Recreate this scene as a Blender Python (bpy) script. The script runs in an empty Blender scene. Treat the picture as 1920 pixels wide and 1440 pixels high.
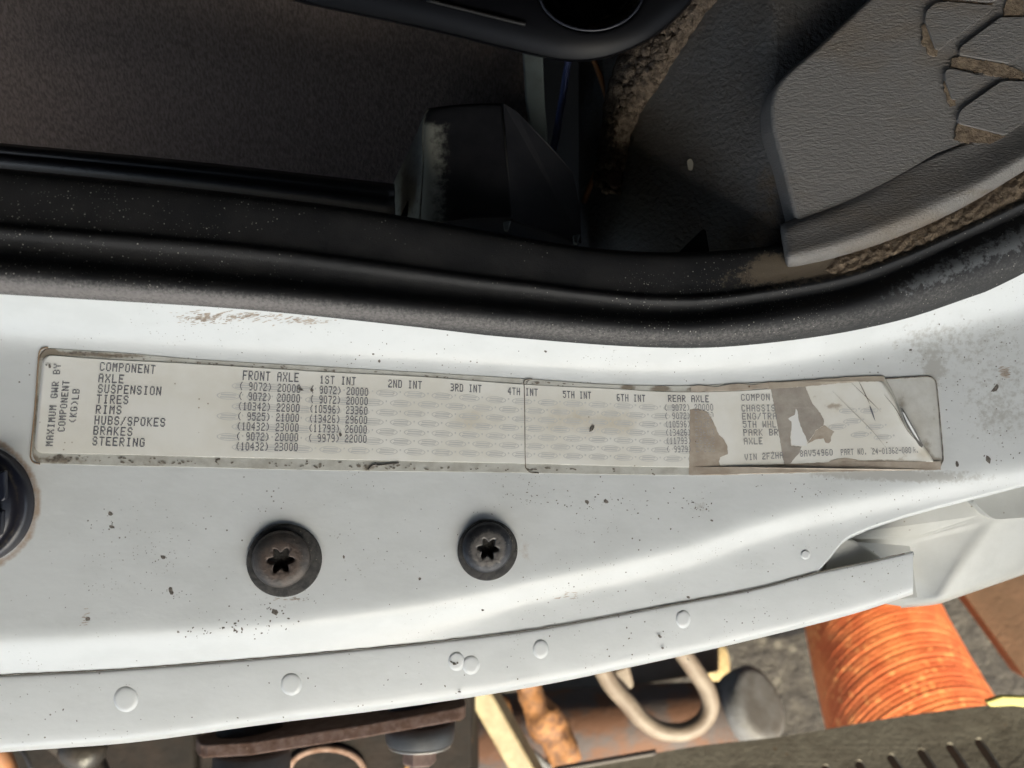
import bpy, math, random
import numpy as np
from mathutils import Vector, Matrix, noise
from mathutils.geometry import tessellate_polygon

SC = bpy.context.scene
COL = SC.collection
random.seed(7)
RNG = np.random.default_rng(11)

# ------------------------------------------------------------------ camera, light, exposure
K, D = 0.00018, 0.26            # metres per photo pixel on the plane z = 0, camera height
cd = bpy.data.cameras.new("camera"); cam = bpy.data.objects.new("camera", cd); COL.objects.link(cam)
cam.location = (0, 0, D)
cd.sensor_width = 36.0; cd.lens = 36.0 * D / (1920 * K)
cd.clip_start = 0.01; cd.clip_end = 300
cd.dof.use_dof = True; cd.dof.focus_distance = D + 0.014; cd.dof.aperture_fstop = 10.5
SC.camera = cam

SUN = Vector((0.25, -0.56, 0.79)).normalized()
w = bpy.data.worlds.new("World"); SC.world = w; w.use_nodes = True
nt = w.node_tree; nt.nodes.clear()
sky = nt.nodes.new("ShaderNodeTexSky"); sky.sky_type = 'NISHITA'; sky.sun_disc = False
sky.sun_elevation = math.asin(SUN.z); sky.sun_rotation = math.atan2(SUN.x, SUN.y)
sky.dust_density = 6.0; sky.air_density = 0.8; sky.ozone_density = 0.6
bg = nt.nodes.new("ShaderNodeBackground"); bg.inputs[1].default_value = 0.15
out = nt.nodes.new("ShaderNodeOutputWorld")
nt.links.new(sky.outputs[0], bg.inputs[0]); nt.links.new(bg.outputs[0], out.inputs[0])
sd = bpy.data.lights.new("sun", 'SUN'); sd.energy = 3.8; sd.angle = math.radians(0.5); sd.color = (1.0, 0.86, 0.66)
so = bpy.data.objects.new("sun", sd); COL.objects.link(so)
so.rotation_euler = (-SUN).to_track_quat('-Z', 'Y').to_euler(); so.location = SUN * 3
vs = SC.view_settings
vs.view_transform = 'Standard'; vs.look = 'None'; vs.gamma = 1.0; vs.use_curve_mapping = False
vs.exposure = 1.55
vs.use_white_balance = True; vs.white_balance_temperature = 6380; vs.white_balance_tint = 0

# ------------------------------------------------------------------ helpers
def P(px, py, z):
    f = K * (D - z) / D
    return ((px - 960) * f, -(py - 720) * f, z)

def R(rpx, z):                  # a photo-pixel length at depth z, in metres
    return rpx * K * (D - z) / D

def cur(*pts):                  # smooth curve through points (x, y)
    xs = np.array([p[0] for p in pts], float); ys = np.array([p[1] for p in pts], float)
    d = np.diff(ys) / np.diff(xs)
    m = np.concatenate([[d[0]], (d[:-1] + d[1:]) / 2 if len(d) > 1 else [], [d[-1]]])
    def f(x):
        x = np.asarray(x, float)
        i = np.clip(np.searchsorted(xs, x) - 1, 0, len(xs) - 2)
        h = xs[i + 1] - xs[i]; t = (x - xs[i]) / h
        tc = np.clip(t, 0, 1)
        v = ((2*tc**3 - 3*tc**2 + 1) * ys[i] + (tc**3 - 2*tc**2 + tc) * h * m[i]
             + (-2*tc**3 + 3*tc**2) * ys[i+1] + (tc**3 - tc**2) * h * m[i+1])
        v = v + np.where(t > 1, (t - 1) * h * m[i+1], 0) + np.where(t < 0, t * h * m[i], 0)
        return v
    return f

def ramp(d, wd):
    return wd * np.logaddexp(0, np.asarray(d, float) / wd)

def obj(name, verts, faces, mat, parent=None, smooth=True, world=True):
    me = bpy.data.meshes.new(name)
    v = [tuple(p) for p in verts]
    if parent is not None and world:
        L = parent.location
        v = [(p[0]-L.x, p[1]-L.y, p[2]-L.z) for p in v]
    me.from_pydata(v, [], [tuple(int(q) for q in f) for f in faces]); me.update()
    if smooth:
        me.polygons.foreach_set("use_smooth", [len(q) <= 4 for q in faces])
    if mat is not None:
        me.materials.append(mat)
    o = bpy.data.objects.new(name, me); COL.objects.link(o)
    if parent is not None:
        o.parent = parent
    return o

def thing(name, label, cat, loc=(0, 0, 0), group=None):
    o = bpy.data.objects.new(name, None); COL.objects.link(o); o.location = loc
    o.empty_display_size = 0.01
    o["label"] = label; o["category"] = cat
    if group: o["group"] = group
    return o

def tag(o, label, cat, group=None):
    o["label"] = label; o["category"] = cat
    if group: o["group"] = group
    return o

def solid(o, th, off=-1):
    m = o.modifiers.new("thickness", 'SOLIDIFY'); m.thickness = th; m.offset = off; return o

def bevel(o, wd, seg=3, ang=35):
    m = o.modifiers.new("bevel", 'BEVEL'); m.width = wd; m.segments = seg
    m.limit_method = 'ANGLE'; m.angle_limit = math.radians(ang); return o

def gridfaces(nr, nc):
    f = []
    for r in range(nr - 1):
        for c in range(nc - 1):
            a = r * nc + c
            f.append((a + nc, a + nc + 1, a + 1, a))
    return f

def grid(name, PX, PY, Z, mat, parent=None):
    """rows go down the picture, columns to the right"""
    f = K * (D - Z) / D
    X = (PX - 960) * f; Y = -(PY - 720) * f
    v = np.stack([X.ravel(), Y.ravel(), Z.ravel()], 1)
    return obj(name, v, gridfaces(*PX.shape), mat, parent)

def jag(poly, step, amp):
    o = []
    n = len(poly)
    for i in range(n):
        a, b = poly[i], poly[(i + 1) % n]
        L = math.hypot(b[0]-a[0], b[1]-a[1]); k = max(1, int(L / step))
        for j in range(k):
            t = j / k
            o.append((a[0] + (b[0]-a[0])*t + random.uniform(-amp, amp), a[1] + (b[1]-a[1])*t + random.uniform(-amp, amp)))
    return o

def rounded(poly, r, n=5):
    o = []; m = len(poly)
    for i in range(m):
        p0, p, p1 = Vector(poly[i-1]), Vector(poly[i]), Vector(poly[(i+1) % m])
        a = (p0 - p); b = (p1 - p)
        rr = min(r, a.length * .45, b.length * .45)
        A = p + a.normalized() * rr; B = p + b.normalized() * rr
        for k in range(n + 1):
            t = k / n
            q = A * (1-t)**2 + p * 2*t*(1-t) + B * t*t
            o.append((q.x, q.y))
    return o

def tess(poly):
    return [tuple(t) for t in tessellate_polygon([[Vector((p[0], p[1], 0)) for p in poly]])]

def area(poly):
    return sum(poly[i-1][0]*poly[i][1] - poly[i][0]*poly[i-1][1] for i in range(len(poly)))

def slabdata(poly, z, th):
    """poly in photo pixels, z number or function(px,py); extruded straight down by th"""
    if area(poly) > 0: poly = poly[::-1]       # picture y points down: now anticlockwise in the world
    zf = z if callable(z) else (lambda a, b: z)
    top = [P(a, b, float(zf(a, b))) for a, b in poly]
    n = len(poly)
    f = []
    pw = [(p[0], p[1]) for p in top]
    for t in tess(pw):
        a, b, c = [pw[i] for i in t]
        if (b[0]-a[0])*(c[1]-a[1]) - (b[1]-a[1])*(c[0]-a[0]) < 0: t = t[::-1]
        f.append(t)
    v = list(top)
    if th:
        v += [(p[0], p[1], p[2] - th) for p in top]
        f += [tuple(i + n for i in t[::-1]) for t in f]
        for i in range(n):
            j = (i + 1) % n
            f.append((i, i + n, j + n, j))
    return v, f

def ngonslab(name, poly, z, th, mat, parent=None, bev=0, seg=3):
    """flat slab with n-gon caps, fit for bevelling"""
    if area(poly) > 0: poly = poly[::-1]
    top = [P(a, b, z(a, b) if callable(z) else z) for a, b in poly]; n = len(top)
    v = top + [(p[0], p[1], p[2] - th) for p in top]
    f = [tuple(range(n)), tuple(range(2*n - 1, n - 1, -1))]
    f += [(i, i + n, (i+1) % n + n, (i+1) % n) for i in range(n)]
    o = obj(name, v, f, mat, parent, smooth=False)
    if bev: bevel(o, bev, seg, 30)
    return o

def slab(name, poly, z, th, mat, parent=None, smooth=False):
    v, f = slabdata(poly, z, th)
    return obj(name, v, f, mat, parent, smooth)

def many(name, items, mat, parent=None, smooth=False):
    V, F = [], []
    for v, f in items:
        n = len(V); V += list(v); F += [tuple(i + n for i in q) for q in f]
    return obj(name, V, F, mat, parent, smooth)

def tubedata(path, rad, n=20, cap=True):
    path = [Vector(p) for p in path]; m = len(path)
    rad = rad if hasattr(rad, '__len__') else [rad] * m
    V, F = [], []
    T = [(path[min(i+1, m-1)] - path[max(i-1, 0)]).normalized() for i in range(m)]
    N = T[0].orthogonal().normalized()
    for i in range(m):
        N = (N - T[i] * N.dot(T[i])).normalized(); Bn = T[i].cross(N)
        for k in range(n):
            a = 2*math.pi*k/n
            V.append(path[i] + (N*math.cos(a) + Bn*math.sin(a)) * rad[i])
    for i in range(m - 1):
        for k in range(n):
            a = i*n + k; b = i*n + (k+1) % n
            F.append((a, b, b + n, a + n))
    if cap:
        F.append(tuple(range(n - 1, -1, -1))); F.append(tuple(range((m-1)*n, m*n)))
    return V, F

def tube(name, path, rad, mat, parent=None, n=20):
    return obj(name, *tubedata(path, rad, n), mat, parent)

def smoothpath(pts, k=8):
    t = np.arange(len(pts)); fs = [cur(*[(i, p[j]) for i, p in enumerate(pts)]) for j in range(len(pts[0]))]
    tt = np.linspace(0, len(pts) - 1, (len(pts) - 1) * k + 1)
    return list(zip(*[f(tt).tolist() for f in fs]))

# ------------------------------------------------------------------ materials
def M(name, col, col2=None, scale=120, rough=0.5, metal=0.0, bump=None, bump2=None, specks=(), attrs=(), spec=0.5,
      stretch=None, contrast=(0.35, 0.65), coat=0.0, detail=6):
    m = bpy.data.materials.new(name); m.use_nodes = True
    n = m.node_tree.nodes; l = m.node_tree.links
    b = n["Principled BSDF"]
    b.inputs["Roughness"].default_value = rough; b.inputs["Metallic"].default_value = metal
    b.inputs["Specular IOR Level"].default_value = spec
    if coat:
        b.inputs["Coat Weight"].default_value = coat; b.inputs["Coat Roughness"].default_value = 0.15
    tc = n.new("ShaderNodeTexCoord"); vec = tc.outputs["Object"]
    if stretch:
        mp = n.new("ShaderNodeMapping"); mp.inputs["Scale"].default_value = stretch[:3]
        if len(stretch) > 3: mp.inputs["Rotation"].default_value = (0, 0, stretch[3])
        l.new(vec, mp.inputs[0]); vec2 = mp.outputs[0]
    else:
        vec2 = vec
    def nz(sc, det=detail, v=None, ro=0.6):
        t = n.new("ShaderNodeTexNoise"); t.inputs["Scale"].default_value = sc; t.inputs["Detail"].default_value = det
        t.inputs["Roughness"].default_value = ro
        l.new(v or vec2, t.inputs["Vector"]); return t.outputs["Fac"]
    def rmp(src, a, c):
        r = n.new("ShaderNodeMapRange"); r.inputs["From Min"].default_value = a; r.inputs["From Max"].default_value = c
        r.interpolation_type = 'SMOOTHSTEP'; l.new(src, r.inputs["Value"]); return r.outputs["Result"]
    def mix(fac, a, c):
        x = n.new("ShaderNodeMix"); x.data_type = 'RGBA'
        l.new(fac, x.inputs[0])
        for s, q in ((6, a), (7, c)):
            if isinstance(q, tuple): x.inputs[s].default_value = (*q[:3], 1)
            else: l.new(q, x.inputs[s])
        return x.outputs[2]
    def math_(op, a, c):
        x = n.new("ShaderNodeMath"); x.operation = op
        for s, q in ((0, a), (1, c)):
            if isinstance(q, (int, float)): x.inputs[s].default_value = q
            else: l.new(q, x.inputs[s])
        return x.outputs[0]
    c = col
    if col2 is not None:
        c = mix(rmp(nz(scale), *contrast), col, col2)
    for (sc, rad, mscale, mthr, sc_col) in specks:      # small round specks, patchy
        v = n.new("ShaderNodeTexVoronoi"); v.inputs["Scale"].default_value = sc; l.new(vec, v.inputs["Vector"])
        sp = rmp(v.outputs["Distance"], rad, rad * 0.5)
        g = rmp(nz(mscale, 3, vec), mthr, mthr + 0.08)
        rnd = n.new("ShaderNodeSeparateColor"); l.new(v.outputs["Color"], rnd.inputs[0])
        keep = math_('GREATER_THAN', rnd.outputs[0], 0.55)
        c = mix(math_('MULTIPLY', math_('MULTIPLY', sp, g), keep), c, sc_col)
    for (an, nsc, thr, wd, acol, amt) in attrs:         # stains with a shape of their own: painted mask broken up by noise
        a = n.new("ShaderNodeAttribute"); a.attribute_name = an
        s = math_('ADD', a.outputs["Fac"], math_('MULTIPLY', math_('SUBTRACT', nz(nsc, 8, vec, 0.7), 0.5), 1.3))
        f = math_('MULTIPLY', math_('MULTIPLY', rmp(s, thr, thr + wd), amt), rmp(a.outputs["Fac"], 0.02, 0.2))
        c = mix(f, c, acol)
    if isinstance(c, tuple): b.inputs["Base Color"].default_value = (*c[:3], 1)
    else: l.new(c, b.inputs["Base Color"])
    nrm = None
    for bp in (bump, bump2):
        if not bp: continue
        bn = n.new("ShaderNodeBump"); bn.inputs["Distance"].default_value = bp[1]; bn.inputs["Strength"].default_value = 1
        if len(bp) > 2 and bp[2] == 'v':
            v = n.new("ShaderNodeTexVoronoi"); v.inputs["Scale"].default_value = bp[0]; v.feature = 'SMOOTH_F1'
            l.new(vec2, v.inputs["Vector"]); l.new(v.outputs["Distance"], bn.inputs["Height"])
        else:
            l.new(nz(bp[0], 4), bn.inputs["Height"])
        if nrm: l.new(nrm, bn.inputs["Normal"])
        nrm = bn.outputs[0]
    if nrm: l.new(nrm, b.inputs["Normal"])
    return m

PAINT = M("white_paint", (0.67, 0.68, 0.672), (0.63, 0.64, 0.63), 60, 0.38, coat=0.18, stretch=(0.75, 1.15, 1, 0.06), contrast=(0.42, 0.66),
          bump=(900, 0.00003), bump2=(45, 0.00035),
          specks=((420, 0.16, 30, 0.50, (0.16, 0.14, 0.12)), (900, 0.20, 45, 0.53, (0.34, 0.32, 0.29))),
          attrs=(("grime", 420, 0.55, 0.35, (0.36, 0.34, 0.30), 0.6), ("rust", 200, 0.35, 0.6, (0.36, 0.24, 0.15), 0.8)))
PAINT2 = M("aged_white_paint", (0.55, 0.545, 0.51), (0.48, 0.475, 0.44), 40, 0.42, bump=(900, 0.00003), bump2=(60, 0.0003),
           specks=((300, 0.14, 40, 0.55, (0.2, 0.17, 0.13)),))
RUBBER = M("black_rubber", (0.016, 0.016, 0.017), (0.026, 0.025, 0.025), 60, 0.55, spec=0.35, bump=(2600, 0.00012), bump2=(180, 0.0003),
           specks=((620, 0.17, 20, 0.43, (0.34, 0.32, 0.28)), (1150, 0.22, 18, 0.45, (0.20, 0.19, 0.17))),
           attrs=(("grime", 500, 0.50, 0.35, (0.17, 0.135, 0.095), 0.9), ("chalk", 380, 0.60, 0.22, (0.17, 0.175, 0.18), 0.7),
                  ("worn", 900, 0.30, 0.9, (0.24, 0.22, 0.21), 0.9)))
CARPET = M("brown_carpet", (0.070, 0.055, 0.048), (0.12, 0.097, 0.086), 700, 0.95, bump=(900, 0.0008), stretch=(1.6, 0.55, 1, 0.12),
           specks=((160, 0.05, 20, 0.55, (0.2, 0.17, 0.14)),), spec=0.1)
VINYL = M("grey_vinyl", (0.192, 0.178, 0.163), (0.180, 0.148, 0.115), 22, 0.55, contrast=(0.48, 0.74), bump=(820, 0.00045), stretch=(0.75, 2.0, 1, -0.6),
          specks=((260, 0.055, 25, 0.47, (0.5, 0.46, 0.40)), (210, 0.05, 25, 0.5, (0.01, 0.01, 0.01))),
          attrs=(("grime", 300, 0.45, 0.5, (0.13, 0.10, 0.07), 0.75),))
LINER = M("dark_liner", (0.104, 0.100, 0.096), (0.085, 0.076, 0.067), 35, 0.6, bump=(520, 0.0008),
          specks=((160, 0.05, 25, 0.5, (0.4, 0.38, 0.33)),), attrs=(("grime", 220, 0.45, 0.5, (0.115, 0.085, 0.055), 0.85),))
SOIL = M("dry_soil", (0.27, 0.205, 0.14), (0.15, 0.112, 0.078), 420, 0.95, bump=(1100, 0.0006), bump2=(260, 0.0005), spec=0.1,
         specks=((330, 0.20, 40, 0.42, (0.30, 0.23, 0.16)),))
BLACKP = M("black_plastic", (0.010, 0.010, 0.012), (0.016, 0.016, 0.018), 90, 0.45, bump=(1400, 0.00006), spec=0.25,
           attrs=(("dust_lit", 320, 0.40, 0.65, (0.30, 0.30, 0.26), 0.9),))
NAVY = M("navy_plastic", (0.012, 0.014, 0.024), (0.02, 0.02, 0.028), 90, 0.3, bump=(500, 0.0001),
         attrs=(("dust_lit", 320, 0.5, 0.4, (0.10, 0.085, 0.065), 0.8),))
PAPER = M("aged_label_paper", (0.86, 0.84, 0.78), (0.80, 0.77, 0.69), 45, 0.30, bump2=(60, 0.0002), coat=0.3,
          specks=((300, 0.10, 40, 0.5, (0.4, 0.33, 0.24)),),
          attrs=(("tan", 60, 0.35, 0.7, (0.56, 0.47, 0.32), 0.6), ("grime", 260, 0.55, 0.35, (0.36, 0.28, 0.20), 0.7)))
FILM = M("dirty_clear_film", (0.56, 0.55, 0.50), (0.44, 0.42, 0.37), 160, 0.25, coat=0.3, contrast=(0.4, 0.7), bump=(300, 0.00015),
         attrs=(("grime", 330, 0.40, 0.45, (0.20, 0.16, 0.115), 0.85),))
RESIDUE = M("adhesive_residue", (0.49, 0.425, 0.35), (0.37, 0.305, 0.24), 110, 0.4, bump=(260, 0.0003),
            specks=((300, 0.14, 60, 0.5, (0.15, 0.09, 0.05)),))
RESIDUE2 = M("grey_adhesive", (0.42, 0.38, 0.33), (0.33, 0.29, 0.25), 110, 0.4, bump=(260, 0.0003))
INK = M("grey_ink", (0.085, 0.085, 0.105), (0.15, 0.15, 0.17), 900, 0.5)
INKF = M("faded_ink", (0.30, 0.29, 0.29), (0.42, 0.40, 0.38), 700, 0.5)
LOGO = M("pale_grey_ink", (0.62, 0.61, 0.58), (0.68, 0.665, 0.625), 200, 0.5)
LINE = M("dirt_line", (0.17, 0.14, 0.11), (0.34, 0.31, 0.26), 500, 0.8)
SPECK = M("dark_speck", (0.07, 0.06, 0.05), (0.20, 0.175, 0.15), 900, 0.9)
SMUDGE = M("brown_smudge", (0.50, 0.43, 0.36), (0.38, 0.31, 0.25), 600, 0.9)
STEEL = M("weathered_steel", (0.058, 0.053, 0.050), (0.10, 0.084, 0.074), 260, 0.5, metal=0.45, bump=(900, 0.00025),
          attrs=(("rust", 420, 0.42, 0.4, (0.115, 0.08, 0.062), 0.6),), specks=((700, 0.15, 60, 0.5, (0.25, 0.22, 0.18)),))
DARKST = M("black_oxide_steel", (0.022, 0.023, 0.027), (0.05, 0.05, 0.055), 300, 0.42, metal=0.4, bump=(900, 0.0002),
           attrs=(("rust", 420, 0.42, 0.4, (0.18, 0.165, 0.15), 0.8),), specks=((600, 0.15, 60, 0.52, (0.3, 0.27, 0.23)),))
WASH = M("black_washer", (0.022, 0.021, 0.020), (0.055, 0.05, 0.045), 420, 0.75, bump=(900, 0.0003),
         specks=((800, 0.2, 80, 0.48, (0.16, 0.14, 0.11)),))
RUSTP = M("rusty_plate", (0.115, 0.062, 0.040), (0.19, 0.125, 0.10), 180, 0.85, bump=(420, 0.0006), specks=((300, 0.2, 80, 0.5, (0.25, 0.17, 0.13)),))
RUSTT = M("rusty_tube", (0.085, 0.036, 0.017), (0.055, 0.042, 0.04), 28, 0.8, bump=(160, 0.0008), contrast=(0.42, 0.58))
BUSH = M("grey_bushing_rubber", (0.055, 0.058, 0.062), (0.035, 0.035, 0.037), 60, 0.55, bump=(700, 0.0002))
UNDERSIDE = M("shaded_frame_steel", (0.012, 0.008, 0.0065), (0.006, 0.0045, 0.004), 45, 0.8, spec=0.2, bump=(120, 0.0012),
         specks=((60, 0.28, 22, 0.55, (0.30, 0.16, 0.07)),))  # near black standing in for shade under the truck
HOSEB = M("oily_hose", (0.012, 0.011, 0.011), (0.03, 0.024, 0.02), 60, 0.5, bump=(200, 0.0006), specks=((90, 0.2, 30, 0.52, (0.12, 0.08, 0.05)),))
CREAM = M("cream_paint", (0.27, 0.22, 0.13), (0.20, 0.15, 0.085), 70, 0.6, bump=(300, 0.0004))
TANP = M("tan_paint", (0.17, 0.135, 0.105), (0.12, 0.088, 0.066), 50, 0.6, bump=(260, 0.0004))
BOARD = M("tan_board", (0.34, 0.19, 0.11), (0.26, 0.15, 0.085), 20, 0.7, bump=(200, 0.0005))
ORANGE = M("orange_hose", (0.80, 0.23, 0.075), (0.62, 0.13, 0.04), 35, 0.5, bump=(400, 0.0008),
           specks=((150, 0.55, 26, 0.42, (0.84, 0.30, 0.10)), (330, 0.26, 30, 0.54, (0.88, 0.45, 0.20))))
GALV = M("galvanised_steel", (0.12, 0.12, 0.128), (0.075, 0.07, 0.068), 35, 0.7, metal=0.0, bump=(200, 0.0006))
STEP = M("dusty_step_metal", (0.165, 0.148, 0.122), (0.125, 0.108, 0.088), 60, 0.75, bump=(300, 0.0004),
         specks=((150, 0.22, 30, 0.5, (0.11, 0.075, 0.05)),))
GROUND = M("gravel_asphalt", (0.050, 0.043, 0.036), (0.024, 0.020, 0.0175), 60, 0.95, bump=(160, 0.006), bump2=(60, 0.008),
           specks=((55, 0.35, 12, 0.42, (0.085, 0.075, 0.062)), (120, 0.3, 12, 0.42, (0.045, 0.04, 0.036))))
PATCH = M("sunlit_patch", (0.36, 0.27, 0.14), (0.28, 0.20, 0.10), 60, 0.9, bump=(150, 0.003))
WIREB = M("blue_wire", (0.10, 0.13, 0.30), None, rough=0.4)
WIREC = M("copper_wire", (0.30, 0.14, 0.055), None, rough=0.5)
PALE = M("pale_trim", (0.16, 0.19, 0.19), (0.10, 0.11, 0.11), 40, 0.5)
FLUFF = M("dusty_insulation", (0.24, 0.19, 0.145), (0.11, 0.088, 0.068), 420, 1.0, bump=(1200, 0.0012), bump2=(420, 0.0010), spec=0.05)
SHELL = M("cab_lining", (0.05, 0.05, 0.05), (0.04, 0.04, 0.04), 4, 0.8)

def setattr_(o, name, vals):
    a = o.data.attributes.new(name, 'FLOAT', 'POINT'); a.data.foreach_set("value", np.asarray(vals, np.float32).ravel())

def gauss(PX, PY, spots):
    v = np.zeros_like(PX)
    for cx, cy, sx, sy, am in spots:
        v += am * np.exp(-((PX-cx)/sx)**2 - ((PY-cy)/sy)**2)
    return v

# ------------------------------------------------------------------ the curves of the sill, in photo pixels
S0 = cur((-80, 547), (0, 553), (480, 583), (760, 608), (960, 627), (1200, 645), (1330, 646), (1480, 632), (1600, 613), (1710, 586), (1810, 551), (1920, 511), (2000, 478))
S1 = cur((-80, 470), (0, 477), (480, 520), (960, 567), (1280, 590), (1480, 566), (1600, 543), (1700, 507), (1810, 457), (1920, 408), (2000, 372))
S2 = cur((-80, 424), (0, 430), (480, 470), (960, 532), (1280, 562), (1480, 540), (1600, 516), (1700, 480), (1810, 432), (1920, 380), (2000, 345))
S3 = cur((-80, 314), (0, 321), (250, 346), (480, 372), (720, 404), (960, 446), (1130, 471), (1280, 477), (1460, 462), (1600, 425), (1800, 350), (2000, 270))
BND = cur((-80, 622), (0, 630), (300, 649), (600, 667), (900, 685), (1200, 700), (1400, 694), (1550, 672), (1700, 640), (1920, 585), (2000, 560))
RDG = cur((-80, 1214), (0, 1209), (312, 1191), (520, 1177), (729, 1149), (885, 1122), (1000, 1095), (1150, 1063), (1300, 1027), (1417, 986), (1533, 955), (1689, 922), (1920, 881), (2000, 868))
LOW = cur((-80, 1272), (0, 1267), (208, 1257), (417, 1241), (625, 1223), (833, 1202), (1000, 1181), (1100, 1164), (1250, 1136), (1400, 1106), (1480, 1091), (1528, 1075), (1552, 1048), (1580, 1014), (1610, 997), (1669, 975), (1728, 957), (1825, 932), (1920, 907), (2000, 885))
SEAM = cur((-80, 1272), (0, 1267), (208, 1257), (417, 1241), (625, 1223), (833, 1202), (1000, 1181), (1100, 1164), (1250, 1136), (1417, 1104), (1533, 1074), (1650, 1049), (1720, 1032))
FLB = cur((-80, 1418), (0, 1411), (250, 1392), (500, 1358), (750, 1327), (1000, 1288), (1200, 1247), (1400, 1202), (1611, 1148), (1730, 1108))
ZS = cur((-80, 0.0165), (0, 0.014), (500, -0.002), (1000, -0.019), (1400, -0.028), (1920, -0.031), (2000, -0.031))

def zsill(px, py):
    px = np.asarray(px, float); py = np.asarray(py, float)
    z = ZS(px) + 0.00014 * ramp(BND(px) - py, 12) - 0.00014 * ramp(py - RDG(px), 9)
    z = z + (0.00006 + 0.00006 * np.clip((px - 500) / 500, 0, 1)) * ramp(py - RDG(px) - 26, 9)
    return z

# ------------------------------------------------------------------ the truck cab: sill, flange, box corner, and the shell that shades it
cab = thing("truck_cab", "white painted truck cab body with open doorway sill, spot welded lower flange and boxed corner", "truck cab", P(960, 1000, -0.03))
xs = np.arange(-80, 2001, 8.0)
tt = np.concatenate([np.linspace(-0.06, 0.8, 110), np.linspace(0.805, 1, 50)])
PX = np.tile(xs, (len(tt) + 2, 1)); PY = np.zeros_like(PX)
for i, t in enumerate(tt): PY[i] = S0(xs) + (LOW(xs) - S0(xs)) * t
PY[-2] = LOW(xs) + 3; PY[-1] = LOW(xs) + 5
Z = zsill(PX, PY); Z[-2] = Z[-3] - 0.0012; Z[-1] = Z[-3] - 0.006
# thin pressed line above the ridge
sill = grid("door_sill", PX, PY, Z, PAINT, cab)
solid(sill, 0.0012)
ring = lambda cx, cy, r, wd: np.exp(-((np.hypot(PX-cx, PY-cy) - r) / wd)**2)
g = gauss(PX, PY, [(1850, 640, 190, 120, .60), (1880, 790, 120, 80, .58), (1700, 640, 90, 50, .35), (1560, 880, 160, 22, .5), (1660, 892, 140, 14, .7), (1300, 960, 260, 60, .22), (1010, 935, 120, 30, .3),
                   (300, 990, 110, 40, .25), (880, 1000, 60, 60, .15), (1800, 900, 120, 20, .5), (600, 1010, 30, 60, .3), (1310, 950, 30, 14, .5), (1750, 700, 20, 30, .6),
                   (1100, 665, 200, 14, .15), (500, 600, 90, 8, .5), (990, 1040, 30, 50, .3)])
setattr_(sill, "grime", g)
rs = 0.85 * ring(-55, 944, 124, 10) + 0.35 * ring(534, 1050, 76, 9) * (PX > 500) + 0.5 * gauss(PX, PY, [(985, 1035, 22, 40, 1), (1885, 700, 12, 16, 1.6), (460, 1052, 8, 25, .5)])
rs = rs + 0.5 * np.exp(-((PY - LOW(PX)) / 6)**2) * (PX > 950) * (PX < 1450)
setattr_(sill, "rust", rs)

# lower flange, folded down, its end square at the right
FBASE = lambda x: zsill(np.minimum(x, 1470), SEAM(np.minimum(x, 1470))) + ZS(x) - ZS(np.minimum(x, 1470))
xf = np.concatenate([np.arange(-80, 1704, 8.0), [1706, 1709, 1711, 1712]])
tf = np.array([-0.015, 0, 0.008, 0.02, 0.05, 0.1, 0.2, 0.35, 0.5, 0.65, 0.8, 0.88, 0.91, 0.935, 0.955, 0.97, 0.98, 0.99, 1.0, 1.0, 1.0])
hf = np.array([-1.6, -.3, 0.15, 0.3, 0.35, 0.3, 0.15, -.15, -.5, -.85, -1.25, -1.55, -1.75, -2.1, -2.7, -3.8, -4.4, -5.2, -6.2, -7.8, -9.5]) / 1000
PXf = np.tile(xf, (len(tf), 1)); PYf = np.zeros_like(PXf); Zf = np.zeros_like(PXf)
for i in range(len(tf)):
    PYf[i] = SEAM(xf) + (FLB(xf) - SEAM(xf)) * tf[i]
    Zf[i] = FBASE(xf) + hf[i]
PYf[-2] -= 1; PYf[-1] -= 3
fl = grid("lower_flange", PXf, PYf, Zf, PAINT, cab); solid(fl, 0.0016)
g2 = 0.45 * np.exp(-((PYf - SEAM(PXf)) / 9)**2) * (PXf > 900)
setattr_(fl, "grime", g2 + gauss(PXf, PYf, [(850, 1238, 10, 14, .4)])); setattr_(fl, "rust", 0.35 * np.exp(-((PYf - SEAM(PXf)) / 8)**2) * (PXf > 950))
zfl = lambda px, py: float(FBASE(px)) + float(np.interp((py - SEAM(px)) / (FLB(px) - SEAM(px)), tf[:18], hf[:18]))

# dirty sealant crease along the fold
v, f = tubedata([P(x, float(SEAM(x)) - 1.0 + 1.2*noise.noise((x*.05, 0, 0)), float(FBASE(x)) + 0.0003) for x in np.arange(-80, 1700, 6.0)],
                [R(0.75 + 0.7*abs(noise.noise((x*.03, 3, 0))), -0.02) for x in np.arange(-80, 1700, 6.0)], 8)
obj("seam_dirt", v, f, LINE, cab)

def dome(cx, cy, rx, ry, zf, h, n=28):
    V, F = [], []
    prof = [(1.06, -0.25), (1.0, 0.05), (0.92, 0.5), (0.82, 0.85), (0.6, 0.97), (0.3, 1.0)]
    for q, hh in prof:
        for k in range(n):
            a = 2*math.pi*k/n; px = cx + rx*q*math.cos(a); py = cy - ry*q*math.sin(a)
            V.append(P(px, py, zf(px, py) + h*hh))
    V.append(P(cx, cy, zf(cx, cy) + h))
    for i in range(len(prof) - 1):
        for k in range(n):
            a = i*n+k; b = i*n+(k+1) % n
            F.append((a, b, b+n, a+n))
    for k in range(n): F.append(((len(prof)-1)*n+k, (len(prof)-1)*n+(k+1) % n, len(V)-1))
    return V, F
for cx, cy, rx, ry in ((236, 1311, 23, 24), (546, 1283, 20, 21), (856, 1240, 15, 18), (883, 1247, 16, 18), (1014, 1217, 15, 18), (1281, 1161, 14, 17)):
    o = obj("spot_weld", *dome(cx, cy, rx, ry, zfl, 0.00048), PAINT, cab)
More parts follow.
